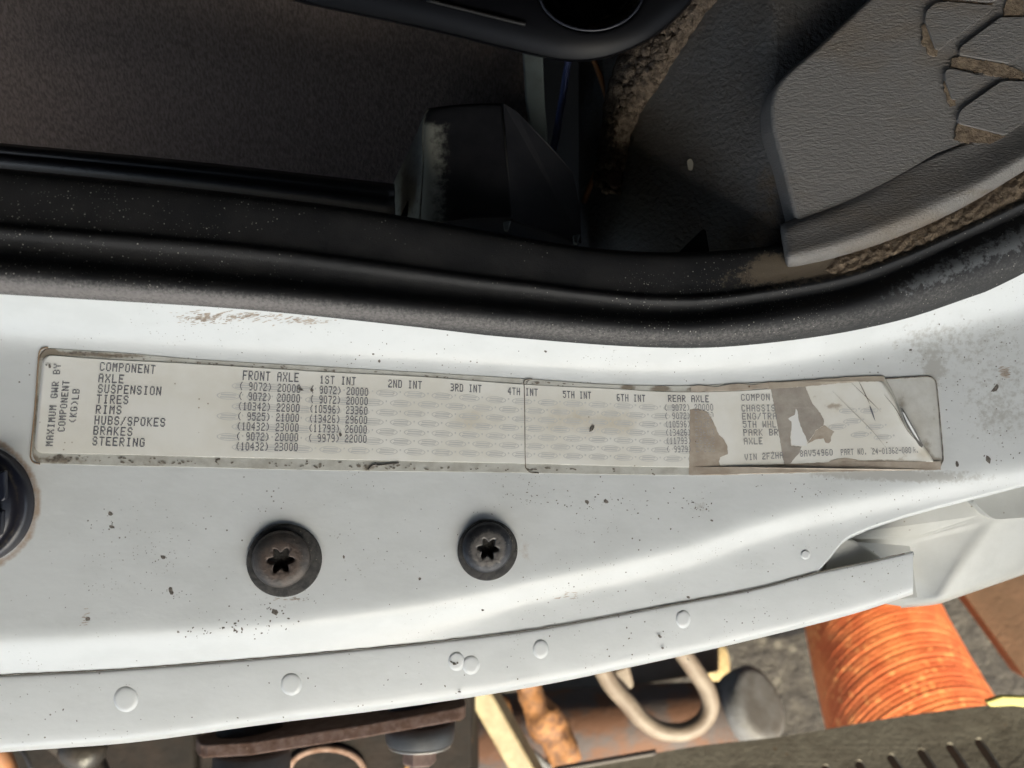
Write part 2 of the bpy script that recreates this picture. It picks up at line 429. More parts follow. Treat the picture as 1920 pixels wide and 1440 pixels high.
obj("spot_weld", *dome(1510, 1040, 9, 9, lambda a, b: float(zsill(a, b)), 0.0004), PAINT, cab)

# boxed corner at the right: facets pulled between bent edges
cv = dict(a=(1575, 1010, -.0465), b=(1669, 968, -.0465), c=(1825, 925, -.044), d=(1856, 974, -.046), e=(1708, 1012, -.053), f=(1757, 1128, -.056),
          g=(1700, 1130, -.068), h=(2010, 878, -.044), i=(2010, 958, -.043), j=(2010, 1040, -.056), k=(1580, 1120, -.075),
          f2=(1757, 1134, -.075), j2=(2010, 1046, -.075), g2=(1690, 1140, -.085))
names = list(cv); V = [P(*cv[q]) for q in names]; ix = {q: i for i, q in enumerate(names)}
F = [[ix[q] for q in s] for s in (("b", "a", "e", "d", "c"), ("e", "g", "f", "d"), ("d", "f", "j", "i"), ("c", "d", "i", "h"), ("a", "k", "g", "e"), ("f", "f2", "j2", "j"), ("g", "g2", "f2", "f"))]
bx = obj("boxed_corner", V, F, PAINT2, cab)
bm_ = bx.modifiers.new("bevel", 'BEVEL'); bm_.width = 0.0028; bm_.segments = 4; bm_.limit_method = 'ANGLE'; bm_.angle_limit = math.radians(8)
solid(bx, 0.0015)
# raised panel over the corner, top right
ngonslab("corner_overlay", rounded([(1818, 936), (1930, 898), (2010, 872), (2010, 968), (1925, 972), (1862, 976)], 16), -0.0405, 0.006, PAINT2, cab, 0.0012)
ngonslab('recess_panel', [(1440, 1020), (1600, 985), (1700, 985), (1720, 1120), (1440, 1150)], lambda a, b: -.041 - .00005*(a-1440), .002, PAINT2, cab)
# quarter tab behind the end of the flange
tab = [(1549, 1074), (1546, 1040), (1548, 1022), (1556, 1015), (1585, 1009), (1602, 1013), (1640, 1036), (1656, 1049), (1653, 1060)]
ngonslab("weld_tab", tab, lambda a, b: -0.0375 - 0.00004*(a-1549), 0.004, PAINT2, cab, 0.0009)

# shell: cab floor and walls around the doorway, unseen roof stretched outward to shade the sill
def box(name, x0, x1, y0, y1, z0, z1, mat, parent):
    V = [(x, y, z) for z in (z0, z1) for y in (y0, y1) for x in (x0, x1)]
    F = [(0, 2, 3, 1), (4, 5, 7, 6), (0, 1, 5, 4), (2, 6, 7, 3), (0, 4, 6, 2), (1, 3, 7, 5)]
    return obj(name, V, F, mat, parent, smooth=False)
box("floor_pan", -0.9, 0.84, -0.034, 1.5, -0.150, -0.146, SHELL, cab)
box("rear_wall", -0.9, 0.84, 1.5, 1.52, -0.150, 0.898, SHELL, cab)
box("front_wall", 0.84, 0.86, 0.0, 1.52, -0.150, 0.898, SHELL, cab)
box("light_stop", -0.9, 0.84, -0.034, -0.030, -0.150, -0.06, SHELL, cab)  # unseen panel added to stop light leaking up behind the sill
box("side_wall", -0.92, -0.902, 0.035, 1.52, -0.150, 0.898, SHELL, cab)
box("shade_roof", -1.6, 1.5, -0.98, 1.52, 0.90, 0.93, SHELL, cab)  # unseen, drawn out past the door side to block sky and sun

# ------------------------------------------------------------------ door seal
seal = thing("door_seal", "black ribbed rubber door seal with dusty inner lip running along the doorway edge", "door seal", P(960, 560, -0.02))
rowsd = [(S0, S1, -0.10, 0.5), (S0, S1, 0.0, 3.0), (S0, S1, 0.10, 5.6), (S0, S1, 0.25, 7.9), (S0, S1, 0.42, 9.3), (S0, S1, 0.6, 9.8), (S0, S1, 0.78, 9.0), (S0, S1, 0.92, 7.6), (S1, S2, 0.05, 6.6),
         (S1, S2, 0.3, 6.0), (S1, S2, 0.6, 6.2), (S1, S2, 0.85, 7.0), (S1, S2, 1.0, 7.1), (S2, S3, 0.06, 6.6), (S2, S3, 0.12, 5.6), (S2, S3, 0.3, 5.0), (S2, S3, 0.5, 4.6), (S2, S3, 0.75, 4.0), (S2, S3, 0.92, 3.2), (S2, S3, 1.0, 2.0), (S2, S3, 1.04, -1.0), (S2, S3, 1.05, -8.0)]
xq = np.arange(-80, 2001, 8.0)
PYk = np.array([A(xq) + (B(xq) - A(xq)) * t for A, B, t, h in rowsd]); Hk = np.array([h for *_, h in rowsd])
s = np.linspace(0, len(rowsd) - 1, 90)
PYs = np.array([np.array([float(cur(*zip(range(len(rowsd)), PYk[:, c]))(q)) for q in s]) for c in range(0, len(xq), 4)]).T
PYs = np.array([np.interp(xq, xq[::4], r) for r in PYs])
Hs = cur(*zip(range(len(rowsd)), Hk))(s)
PXs = np.tile(xq, (len(s), 1)); Zs_ = ZS(PXs) + 0.0075 + Hs[:, None] / 1000
PYs, PXs, Zs_ = PYs[::-1], PXs[::-1], Zs_[::-1]
se = grid("seal_body", PXs, PYs, Zs_, RUBBER, seal)
fr = (PYs - S1(PXs)) / (S0(PXs) - S1(PXs))
chan = np.exp(-((PYs - (S2(PXs)*.6 + S3(PXs)*.4)) / 38)**2)
setattr_(se, "grime", np.clip((PXs - 1180) / 300, 0, 1.1) * chan * 0.95 + 0.7*gauss(PXs, PYs, [(1440, 490, 30, 26, .8), (1570, 505, 40, 10, .9), (1850, 545, 70, 14, .6), (1750, 575, 60, 10, .45)]))
setattr_(se, "chalk", np.clip((PXs - 1480) / 250, 0, 1) * np.exp(-((fr - 0.35) / 0.45)**2) * 0.8)
setattr_(se, "worn", np.exp(-((fr - 0.78) / 0.33)**2) * np.clip(1.15 - PXs / 2600, 0.35, 1))  # pale lower bulb: wear plus light from below painted in
# inner flap behind the lip
CT = cur((-80, 261), (0, 268), (350, 301), (725, 343), (1100, 388))
xk = np.arange(-80, 745, 20.0)
rows = [(0, -.030), (.12, -.024), (.3, -.023), (.42, -.0265), (.5, -.024), (.75, -.025), (1, -.03), (1.15, -.04)]
PXk = np.tile(xk, (len(rows), 1)); PYf2 = np.array([CT(xk) + (S3(xk) - CT(xk)) * t for t, _ in rows]); Zk = np.array([[z + float(ZS(x))*.6 for x in xk] for _, z in rows])
inn = grid("inner_flap", PXk, PYf2, Zk, M("black_flap_rubber", (0.010, 0.0105, 0.013), (0.015, 0.015, 0.018), 60, 0.5, bump=(700, 0.0002)), seal); solid(inn, 0.002)

# ------------------------------------------------------------------ interior
NX, NY = 80, 30
def sheet(name, x0, x1, top, bot, zf, mat, parent=None, nx=NX, ny=NY):
    xx = np.linspace(x0, x1, nx); t = np.linspace(0, 1, ny)
    tf_ = top if callable(top) else (lambda q: np.full_like(q, top)); bf_ = bot if callable(bot) else (lambda q: np.full_like(q, bot))
    PXa = np.tile(xx, (ny, 1)); PYa = np.array([tf_(xx) + (bf_(xx) - tf_(xx)) * q for q in t])
    Za = zf(PXa, PYa)
    o = grid(name, PXa, PYa, Za, mat, parent); o["_d"] = 0; del o["_d"]
    return o, PXa, PYa
o, *_ = sheet("carpet", -110, 1003, -90, cur((-110, 285), (0, 300), (350, 330), (725, 370), (1100, 420)), lambda a, b: -0.105 + 0.00011*(330 - b), CARPET)
solid(o, 0.004); tag(o, "dark brown carpet lining inside the cab behind the black seal", "carpet")

# dark side liner under the mat
o, a_, b_ = sheet("floor_liner", 1085, 2010, -90, cur((1085, 500), (1280, 520), (1480, 505), (1700, 480), (2010, 400)), lambda a, b: -0.0265 - 0.00013*np.maximum(0, 1450-a) - 0.03*np.exp(-((a-1085)/60)**2), LINER)
solid(o, 0.003); tag(o, "dark grey textured floor liner left of the raised moulded mat", "floor liner")
setattr_(o, "grime", gauss(a_, b_, [(1440, 350, 34, 90, .8), (1420, 440, 60, 40, .7), (1180, 250, 60, 220, .5), (1300, 30, 50, 90, .5), (1250, 440, 80, 40, .3)]))

mat_ = thing("floor_mat", "charcoal grained rubber floor mat with raised tread pads and soil in its grooves", "floor mat", P(1700, 250, -0.05))
ZM = -0.0165
mpoly = rounded([(1650, -22), (1627, 0), (1526, 94), (1478, 133), (1455, 160), (1446, 190), (1448, 235), (1470, 319), (1496, 425), (1560, 440), (1700, 400), (2010, 250), (2010, -90), (1720, -90)], 14)
xm = np.linspace(1430, 2010, 90)
ngonslab("mat_panel", mpoly, ZM, 0.014, VINYL, mat_, 0.0016, 4)
# rolled lip
M0 = cur((1462, 428), (1496, 413), (1575, 384), (1650, 350), (1750, 300), (1850, 262), (2010, 180))
M1 = cur((1474, 504), (1500, 501), (1575, 484), (1687, 446), (1800, 394), (1920, 322), (2010, 262))
rows = [(-0.08, -.0512), (0, -.0490), (.08, -.0462), (.25, -.0442), (.45, -.0425), (.6, -.0400), (.70, -.0385), (.78, -.0392), (.86, -.0408), (.93, -.0425), (.98, -.046), (1.0, -.050), (1.0, -.056)]
xl = np.concatenate([[1463, 1464, 1467, 1472], np.linspace(1480, 2010, 70)])
PXl = np.tile(xl, (len(rows), 1)); PYl = np.array([M0(xl) + (M1(xl) - M0(xl)) * t for t, _ in rows]); Zl = np.array([[(-.012 - (-.0385 - z)*(.42 if t < .7 else .8))] * len(xl) for t, z in rows])
blend = np.clip((PXl - 1560) / 260, 0, 1)
tcol = np.array([t for t, _ in rows])[:, None]
Zl = np.where(tcol < 0.45, Zl - blend * np.clip(-.0162 - Zl, -1, 1) * -1 * np.clip(1 - tcol / .45, 0, 1) * 1.0, Zl)
Zl[:, 0] -= .010; Zl[:, 1] -= .0035; Zl[:, 2] -= .0012
PXl = PXl + np.array([max(0, (t - .1)) * 12 for t, _ in rows])[:, None] * np.clip(1 - (xl - 1463) / 60, 0, 1)[None, :]
lp = grid("mat_lip", PXl, PYl, Zl, VINYL, mat_); solid(lp, 0.002)
setattr_(lp, "grime", gauss(PXl, PYl, [(1640, 470, 150, 9, .75), (1620, 400, 60, 20, .5), (1840, 360, 100, 12, .8)]))
z5 = lambda pts: [(x/5.333 + 1640, y/5.333) for x, y in pts]
pads = [z5([(520, 110), (600, 30), (720, 12), (1195, 55), (1165, 105), (650, 490), (615, 490), (560, 350), (505, 200)]),
        z5([(845, 505), (875, 455), (1260, 170), (1320, 170), (1493, 170), (1700, 120), (1700, 330), (1350, 630), (860, 545)]),
        z5([(705, 720), (730, 690), (800, 690), (1110, 765), (1080, 800), (820, 995), (780, 990), (710, 800)]),
        z5([(845, 1140), (870, 1090), (1260, 815), (1330, 805), (1700, 820), (1700, 1070), (1310, 1350), (850, 1235), (835, 1180)]),
        z5([(600, -60), (640, -30), (1150, 20), (1250, -20), (1250, -200), (600, -200)])]
for p in pads:
    ngonslab("tread_pad", rounded(p, 4, 3), ZM + 0.0013, 0.004, VINYL, mat_, 0.0006, 3)
# soil lying on the mat and in the seal channel
def soil(name, poly, z, label, amp=2.2, th=0.0012):
    p = jag(poly, 5, amp)
    pxs = [q[0] for q in p]; pys = [q[1] for q in p]
    o = slab(name, p, lambda a, b: z + 0.0004*noise.noise((a*.2, b*.2, 0)), th, SOIL)
    return o
soilp = [z5([(470, 270), (512, 235), (640, 540), (620, 560), (550, 545), (480, 430)]), z5([(775, 580), (830, 560), (1300, 640), (1420, 700), (1500, 720), (1493, 790), (1340, 780), (1150, 745), (760, 660)]),
         z5([(690, 820), (720, 815), (820, 1050), (770, 1060), (730, 1000)]), z5([(835, 1225), (1300, 1360), (1400, 1330), (1480, 1290), (1493, 1330), (1350, 1420), (1200, 1440), (900, 1430), (800, 1380)]),
         z5([(1330, -20), (1500, -20), (1500, 130), (1440, 220), (1370, 250), (1270, 260), (1255, 235), (1300, 180), (1290, 90)]), z5([(690, -8), (1180, 35), (1160, 55), (700, 16)])]
items = []
for p in soilp:
    q = jag(p, 4, 2.4); items.append(slabdata(q, ZM + 0.0006, 0.001))
o = many("dry_soil", items, SOIL); o["kind"] = "stuff"; tag(o, "brown dry soil packed between the tread pads of the mat", "soil")
# soil in the channel: lumpy ribbon
xc = np.linspace(1490, 2010, 150); tc_ = np.linspace(0, 1, 26)
T0 = lambda x: M1(x) - 10; T1 = lambda x: S1(x) - 8
PXc = np.tile(xc, (26, 1)); PYc = np.array([T0(xc) + (T1(xc) - T0(xc)) * t for t in tc_])
nzv = np.array([[noise.fractal((x*.09, y*.09, 1.0), 1, 2, 5) for x, y in zip(r, q)] for r, q in zip(PXc, PYc)])
edge = np.sin(np.pi * np.clip(tc_, 0, 1))[:, None] ** 0.5
Zc = ZS(PXc) + 0.0135 + 0.0007 * nzv + 0.0024 * (edge - 1) - np.clip((1570 - PXc) / 80, 0, 1) * 0.004
o = grid("loose_soil", PXc, PYc, Zc, SOIL); o["kind"] = "stuff"; tag(o, "loose brown soil collected in the channel between mat lip and seal", "soil")

# black moulded housing standing behind the seal
hs = thing("belt_housing", "black moulded plastic housing with left face painted dusty and lit grey behind the seal", "housing", P(920, 320, -0.06))
hz = lambda a, b: -0.026 + 0.00001*(b-300) - 0.00012*max(0, a-955)
nu, nv_ = 44, 44
uu = np.tile(np.linspace(0, 1, nu)**1.3, (nv_, 1)); vv = np.tile(np.linspace(0, 1, nv_)[:, None], (1, nu))
LX = cur((0, 803), (.05, 797), (.5, 793), (1, 786)); RX = cur((0, 944), (1, 962))
PXh = LX(vv) + (RX(vv) - LX(vv))*uu
PYh = 190 + 13*(1-uu)**2 + vv*(214 + 8*(1-uu)**3) + 4*uu
Zh = -0.026 + 0.00001*(PYh-300) - 0.0035*np.exp(-uu/.05) - .0008*np.exp(-vv/.03)
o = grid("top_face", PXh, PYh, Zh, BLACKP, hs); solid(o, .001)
setattr_(o, "dust_lit", np.clip(1.3 - uu*2.9, 0, 1.2) * np.clip(vv*9 - .6, 0, 1))
V = [P(*q) for q in ((944, 194, -0.0263), (968, 208, -0.0280), (1043, 286, -0.0365), (1074, 324, -0.0410), (1088, 388, -0.0430), (1090, 456, -0.0430), (962, 412, -0.0252))]
o = obj("right_face", V, [(6, 5, 4, 3, 2, 1, 0)], BLACKP, hs, False); solid(o, .002)
nr = 40; PXg = np.zeros((nr, 20)); PYg = PXg.copy(); Zg = PXg.copy()
fl_ = cur((0, 799), (.3, 772), (.6, 740), (.8, 728), (1, 715)); fy_ = cur((0, 206), (.3, 270), (.6, 338), (.8, 375), (1, 432))
for r in range(nr):
    q = r/(nr-1); m = np.linspace(0, 1, 20)
    PXg[r] = fl_(q)*(1-m) + float(LX(q))*m; PYg[r] = fy_(q)*(1-m) + (203 + 222*q)*m
    Zg[r] = (-.036 - .030*q)*(1-m) + (-.0296 + .002*q)*m
o = grid("side_flank", PXg, PYg, Zg, BLACKP, hs); setattr_(o, "dust_lit", np.full(nr*20, 0.95)); solid(o, .001)  # dust grey that also paints in the light on this face
ngonslab("housing_core", [(806, 212), (940, 204), (1040, 300), (1076, 340), (1082, 450), (960, 404), (812, 396)], -.044, .05, BLACKP, hs)
ngonslab("slot", [(752, 405), (764, 376), (766, 378), (763, 412)], -0.040, 0.001, M("slot_black", (0.004, 0.004, 0.004), rough=0.8), hs)
# mould line and lower opening rim
tube("mould_line", [P(941, 200, hz(941, 200)+.0001), P(950, 300, hz(950, 300)+.0001), P(962, 408, hz(962, 408)+.0001)], 0.00025, M("mould_edge", (0.03, 0.028, 0.025), rough=0.5), hs, 8)
for cx, cy in ((950, 421), (1081, 446)):
    ngonslab("clip", [(cx-7, cy-5), (cx+8, cy-8), (cx+2, cy+12), (cx-5, cy+10)], -0.022 if cx < 1000 else -0.032, 0.003, PALE, hs, 0.0005)

# big black rounded trim at the top edge with its ringed well
st = thing("seat_base", "glossy black rounded seat base with a ringed well at the top edge", "seat base", P(1000, 0, -0.04))
edge_ = [(545, 0), (625, 20), (800, 56), (960, 93), (1017, 111), (1079, 116), (1135, 110), (1185, 92), (1243, 58), (1301, 0), (1340, -60), (1330, -200), (400, -200), (430, -30)]
outer = [(a, b) for a, b in smoothpath([(380, -60), (545, 0), (640, 22), (800, 56), (960, 95), (1050, 114), (1120, 113), (1185, 92), (1243, 58), (1301, 0), (1335, -60)], 6)] + [(1345, -160), (360, -160)]
well = [(1108 + 102*math.cos(a) , -22 + 82*math.sin(a)) for a in np.linspace(0, 2*math.pi, 48, endpoint=False)]
GLOSS = M("gloss_black", (0.004, 0.004, 0.005), (0.006, 0.006, 0.007), 40, 0.35, spec=0.15)
# slab with a hole: bridge by rings sampled radially around the well centre
from math import atan2
def ray_poly(poly, cx, cy, a):
    best = None
    dx, dy = math.cos(a), math.sin(a)
    for i in range(len(poly)):
        x1, y1 = poly[i-1]; x2, y2 = poly[i]
        ex, ey = x2-x1, y2-y1; den = dx*ey - dy*ex
        if abs(den) < 1e-9: continue
        t = ((x1-cx)*ey - (y1-cy)*ex) / den; s_ = ((x1-cx)*dy - (y1-cy)*dx) / den
        if t > 0 and -1e-6 <= s_ <= 1+1e-6 and (best is None or t > best): best = t
    return best
NA = 220; V = []; F = []
an = np.linspace(0, 2*math.pi, NA, endpoint=False)
zb = -0.035
prof = [(1, 0, -0.03), (1, 0, -0.006), (0.985, 0, -0.0025), (0.96, 0, 0), (0, 1.10, 0), (0, 1.04, 0.0008), (0, 1.0, 0.0), (0, .97, -0.004), (0, .93, -0.012), (0, .80, -0.013), (0, .76, -0.010), (0, .72, -0.013), (0, .5, -0.022), (0, .05, -0.024)]
for fo, fi, dz in prof:
    for a in an:
        ro = ray_poly(outer, 1108, -22, a); rw = 1 / math.sqrt((math.cos(a)/102)**2 + (math.sin(a)/82)**2)
        r_ = ro*fo if fo else rw*fi
        V.append(P(1108 + r_*math.cos(a), -22 + r_*math.sin(a), zb + dz))
for i in range(len(prof)-1):
    for k in range(NA):
        a = i*NA+k; b = i*NA+(k+1) % NA
        F.append((a, a+NA, b+NA, b))
obj("base_moulding", V, F, GLOSS, st)
tube("ring_rim", [P(1108 + 99*math.cos(a), -22 + 79*math.sin(a), zb + 0.0006) for a in np.linspace(0, math.pi*2, 60)], 0.0006, M("glint_rim", (0.022, 0.023, 0.03), rough=0.25), st, 8)  # rim highlight put into its blue-grey colour
tube("piping", smoothpath([P(800, 0, zb+.0006), P(900, 25, zb+.0008), P(985, 46, zb+.0006)], 8), 0.0007, M("dull_piping", (0.012, 0.011, 0.010), rough=0.6), st, 8)
DUSTW = FLUFF
slab("well_dust", jag([(1095, 62), (1150, 50), (1195, 18), (1212, -10), (1185, -12), (1160, 22), (1110, 40)], 6, 2), zb-.0117, .0006, DUSTW, st)

# wires and fluff in the gap
def wire(name, pts, r, mat, label, cat):
    o = tube(name, smoothpath([P(*p) for p in pts], 8), r, mat, None, 12); tag(o, label, cat); return o
wire("blue_wire", [(1072, 60, -.088), (1063, 130, -.088), (1050, 210, -.088), (1040, 270, -.086), (1026, 330, -.08)], 0.0016, WIREB, "thin blue wire hanging right of the pale trim strip", "wire")
wire("brown_wire", [(1095, 60, -.088), (1116, 118, -.086), (1134, 170, -.084), (1146, 220, -.082), (1144, 255, -.082), (1130, 300, -.082), (1112, 335, -.084), (1095, 380, -.09)], 0.0013, WIREC, "curved copper brown wire against the dusty liner", "wire")
o = ngonslab("trim_strip", [(978, 60), (1016, 60), (1022, 200), (1035, 330), (1005, 330), (985, 180)], -0.064, 0.004, PALE, None, 0.001); tag(o, "pale teal grey trim strip standing behind the black housing", "trim")
# ragged insulation along the liner edge
xi = np.linspace(0, 1, 120); ti = np.linspace(-1, 1, 30)
cx_ = cur((0, 1345), (.25, 1262), (.45, 1215), (.65, 1172), (.85, 1150), (1, 1140))(xi); cy_ = cur((0, -80), (.25, 30), (.45, 110), (.65, 200), (.85, 290), (1, 360))(xi)
wd_ = cur((0, 50), (.3, 48), (.5, 42), (.7, 26), (1, 20))(xi)
PXi = cx_[None, :] + ti[:, None] * wd_[None, :] * 0.95; PYi = cy_[None, :] + ti[:, None] * wd_[None, :] * 0.45
nv = np.array([[.6 + noise.fractal((x*.11, y*.07, 2.0), .8, 2, 6) for x, y in zip(r, q)] for r, q in zip(PXi, PYi)])
nv2 = np.array([[noise.noise((x*.06, y*.06, 7.0)) for x, y in zip(r, q)] for r, q in zip(PXi, PYi)])
Zi = -0.0235 - 0.00013*np.maximum(0, 1450-PXi) + 0.0022 * nv * (1 - ti[:, None]**2) - 0.008 * ti[:, None]**4 - 0.010*(xi[None, :]>.5)*(xi[None, :]-.5)
o = grid("insulation", PXi + 5*nv2, PYi + 5*np.roll(nv2, 3), Zi, FLUFF); solid(o, 0.002); tag(o, "ragged brown dusty insulation along the edge of the dark liner", "insulation")
o = ngonslab("rubber_plug", rounded([(1140, 322), (1160, 318), (1168, 335), (1160, 352), (1144, 350)], 8), -0.062, 0.003, M("rust_disc", (0.075, 0.04, 0.028), (0.05, 0.035, 0.03), 200, 0.8), None, 0.0008)
tag(o, "small round rusty brown plug below the curved wire", "plug")
o = slab("paint_chip", rounded([(1288, 300), (1296, 297), (1301, 306), (1298, 320), (1290, 319)], 5), -0.0455, 0.0006, M("chip_cream", (0.36, 0.34, 0.29), rough=.8)); tag(o, "small cream chip on the dark floor liner", "debris")
o = ngonslab("folded_flap", [(1268, 478), (1318, 429), (1324, 432), (1332, 480)], -0.030, 0.004, M("flap_black", (0.006, 0.007, 0.010), rough=.6), None, 0.0008); tag(o, "black triangular rubber flap sticking up behind the seal", "flap")

# ------------------------------------------------------------------ the label on the sill
FT = cur((55, 650), (91, 653), (234, 662), (360, 673), (600, 687), (983, 710), (1147, 721), (1293, 723), (1366, 720), (1512, 712), (1614, 705), (1700, 705), (1775, 706))
FB = cur((55, 868), (199, 873), (360, 876), (600, 882), (855, 885), (986, 887), (1293, 891), (1453, 888), (1599, 884), (1775, 881))
PT = cur((55, 663), (93, 666), (185, 673), (360, 682), (600, 697), (782, 706), (983, 721), (1147, 729), (1256, 735), (1366, 734), (1445, 729), (1512, 724), (1599, 716), (1652, 715), (1760, 714))
PB = cur((55, 848), (70, 849), (216, 852), (360, 856), (600, 861), (983, 869), (1293, 876), (1351, 875), (1482, 871), (1614, 865), (1754, 866))
def onsill(lift):
    return lambda a, b: float(zsill(a, b)) + lift
def ribbon(name, top, bot, xl_, xr_, lift, mat, parent, rl=0, rr=0, nx=220, ny=26, extra=None):
    t = np.linspace(0, 1, ny); t = (1 - np.cos(t*np.pi)) / 2
    PXr = np.zeros((ny, nx)); PYr = np.zeros((ny, nx))
    for i, q in enumerate(t):
        H = 170.0
        def corner(r):
            d = min(q, 1-q) * H
            return r - math.sqrt(max(0, r*r - (r-d)**2)) if d < r else 0
        a = xl_(q) + corner(rl); b = xr_(q) - corner(rr)
        xx = np.linspace(a, b, nx); PXr[i] = xx; PYr[i] = top(xx) + (bot(xx) - top(xx)) * q
    Zr = zsill(PXr, PYr) + lift
    if extra is not None: Zr = Zr + extra(PXr, PYr)
    o = grid(name, PXr, PYr, Zr, mat, parent); solid(o, 0.00012)
    return o, PXr, PYr
lab = thing("weight_label", "long cream component weight rating label with grey dot matrix print on the white sill", "label", P(900, 780, -0.01))
o, a_, b_ = ribbon("backing_film", FT, FB, lambda q: 74 - 15*q, lambda q: 1012.0, 0.00012, FILM, lab, 18, 14)
setattr_(o, "grime", gauss(a_, b_, [(85, 655, 25, 20, 1.2), (150, 664, 70, 7, .9), (240, 668, 60, 5, .7), (66, 760, 8, 110, .9), (110, 862, 60, 12, .8), (300, 868, 100, 10, .55), (560, 876, 160, 8, .4), (690, 878, 16, 8, .6), (720, 872, 24, 6, .45), (400, 680, 260, 3, .45)]))
tornx = lambda q: 1655 + 94*q**1.15 + 4*math.sin(q*9)
o, a_, b_ = ribbon("backing_film", FT, FB, lambda q: 985.0, lambda q: tornx(q) + 3, 0.00020, FILM, lab, 14, 3)
setattr_(o, "grime", 0.45*np.exp(-((b_ - FT(a_) - 8)/9)**2)*np.clip((a_-1120)/60, 0, 1) + gauss(a_, b_, [(1175, 725, 14, 7, .7), (1240, 728, 16, 7, .8), (1310, 728, 16, 7, .8), (1020, 716, 30, 4, .4)])
         + 0.5*np.clip((a_-1290)/10, 0, 1)*np.exp(-((b_ - FB(a_)+5)/12)**2))
# clear end of the film beyond the torn paper
CLEAR = M("yellowed_clear_film", (0.66, 0.65, 0.61), (0.58, 0.565, 0.52), 120, 0.22, bump=(200, 0.0002), coat=0.4, attrs=(("grime", 260, 0.45, 0.4, (0.30, 0.26, 0.21), 0.7),))
o, a_, b_ = ribbon("film_end", cur((1640, 713), (1700, 709), (1775, 706)), FB, lambda q: tornx(q) - 6, lambda q: 1755 + 13*q, 0.00010, CLEAR, lab, 0, 16, 60)
setattr_(o, "grime", gauss(a_, b_, [(1755, 870, 26, 14, 1.3), (1690, 760, 14, 40, .7), (1735, 840, 14, 30, .8), (1700, 708, 40, 4, .6), (1752, 760, 6, 60, .5)]))
rimp = [(1660, 710), (1700, 708), (1738, 706), (1750, 710), (1756, 722), (1762, 780), (1768, 850), (1767, 866), (1758, 872), (1740, 872)]
tube("film_rim", smoothpath([P(a, b, onsill(0.0002)(a, b)) for a, b in rimp], 5), 0.00022, LINE, lab, 8)
tube("film_rim", smoothpath([P(a, b, onsill(0.0003)(a, b)) for a, b in [(1010, 887), (996, 886), (988, 880), (985, 868), (984, 800), (983, 730), (982, 718), (986, 712), (998, 711)]], 5), 0.00020, LINE, lab, 8)
tube("film_rim", smoothpath([P(a, b, onsill(0.00018)(a, b)) for a, b in [(90, 651.5), (80, 653), (74, 660), (72, 675), (66, 760), (58, 845), (58, 858), (63, 867), (75, 870)]], 5), 0.00022, M("tan_edge", (0.30, 0.21, 0.13), rough=.7), lab, 8)
# the paper
curl = lambda a, b: 0.0022*np.exp(-((a - (1668 + 94*np.clip((b-715)/150, 0, 1)))/20)**2)*np.exp(-((b-790)/60)**2)
o, a_, b_ = ribbon("label_paper", PT, PB, lambda q: 80 - 17*q, tornx, 0.00034, PAPER, lab, 16, 2, extra=curl)
setattr_(o, "tan", gauss(a_, b_, [(780, 760, 40, 30, .35), (880, 790, 70, 30, .55), (1060, 790, 110, 40, .65), (1170, 800, 70, 40, .6), (700, 790, 40, 12, .3), (1735, 850, 30, 24, .9), (1300, 740, 60, 20, .4), (95, 690, 20, 40, .3), (1430, 800, 60, 50, .45), (1560, 760, 120, 50, .45)]))
setattr_(o, "grime", gauss(a_, b_, [(1565, 762, 26, 10, .65), (1535, 745, 18, 6, .4), (1650, 865, 60, 7, .8), (1700, 852, 30, 12, .5), (1110, 806, 10, 10, .5), (93, 685, 4, 5, .7), (1680, 800, 6, 16, .5), (1530, 770, 200, 60, .25)]))
s8 = lambda pts: [(x/3.4286 + 1220, y/3.4286 + 690) for x, y in pts]
slab("adhesive_patch", jag(s8([(252, 268), (300, 262), (360, 280), (395, 330), (440, 430), (470, 455), (492, 500), (497, 555), (447, 573), (440, 600), (450, 636), (248, 640)]), 3, .5), onsill(0.00041), .00004, RESIDUE, lab)
slab("adhesive_patch", jag(s8([(772, 135), (995, 118), (1040, 230), (1090, 290), (1115, 335), (1110, 370), (1060, 400), (1045, 430), (1010, 480), (995, 440), (975, 400), (952, 340), (947, 280), (935, 258), (925, 300), (882, 325), (905, 345), (905, 400), (898, 440), (905, 500), (970, 505), (955, 545), (900, 612), (860, 620), (842, 530), (820, 400), (790, 220)]), 3, .6), onsill(0.00041), .00004, RESIDUE2, lab)
slab("adhesive_patch", jag(s8([(1117, 368), (1180, 410), (1160, 440), (1158, 470), (1145, 485), (1125, 480), (1112, 452), (1060, 460), (1006, 488), (1046, 432), (1062, 402)]), 3, .5), onsill(0.00040), .00004, RESIDUE, lab)
slab("white_scratch", jag(s8([(933, 262), (946, 282), (953, 345), (975, 400), (996, 440), (1004, 500), (905, 494), (907, 345), (884, 327), (924, 300)]), 3, .8), onsill(0.00039), .00003, M("bared_white", (0.80, 0.79, 0.76), rough=.5), lab)
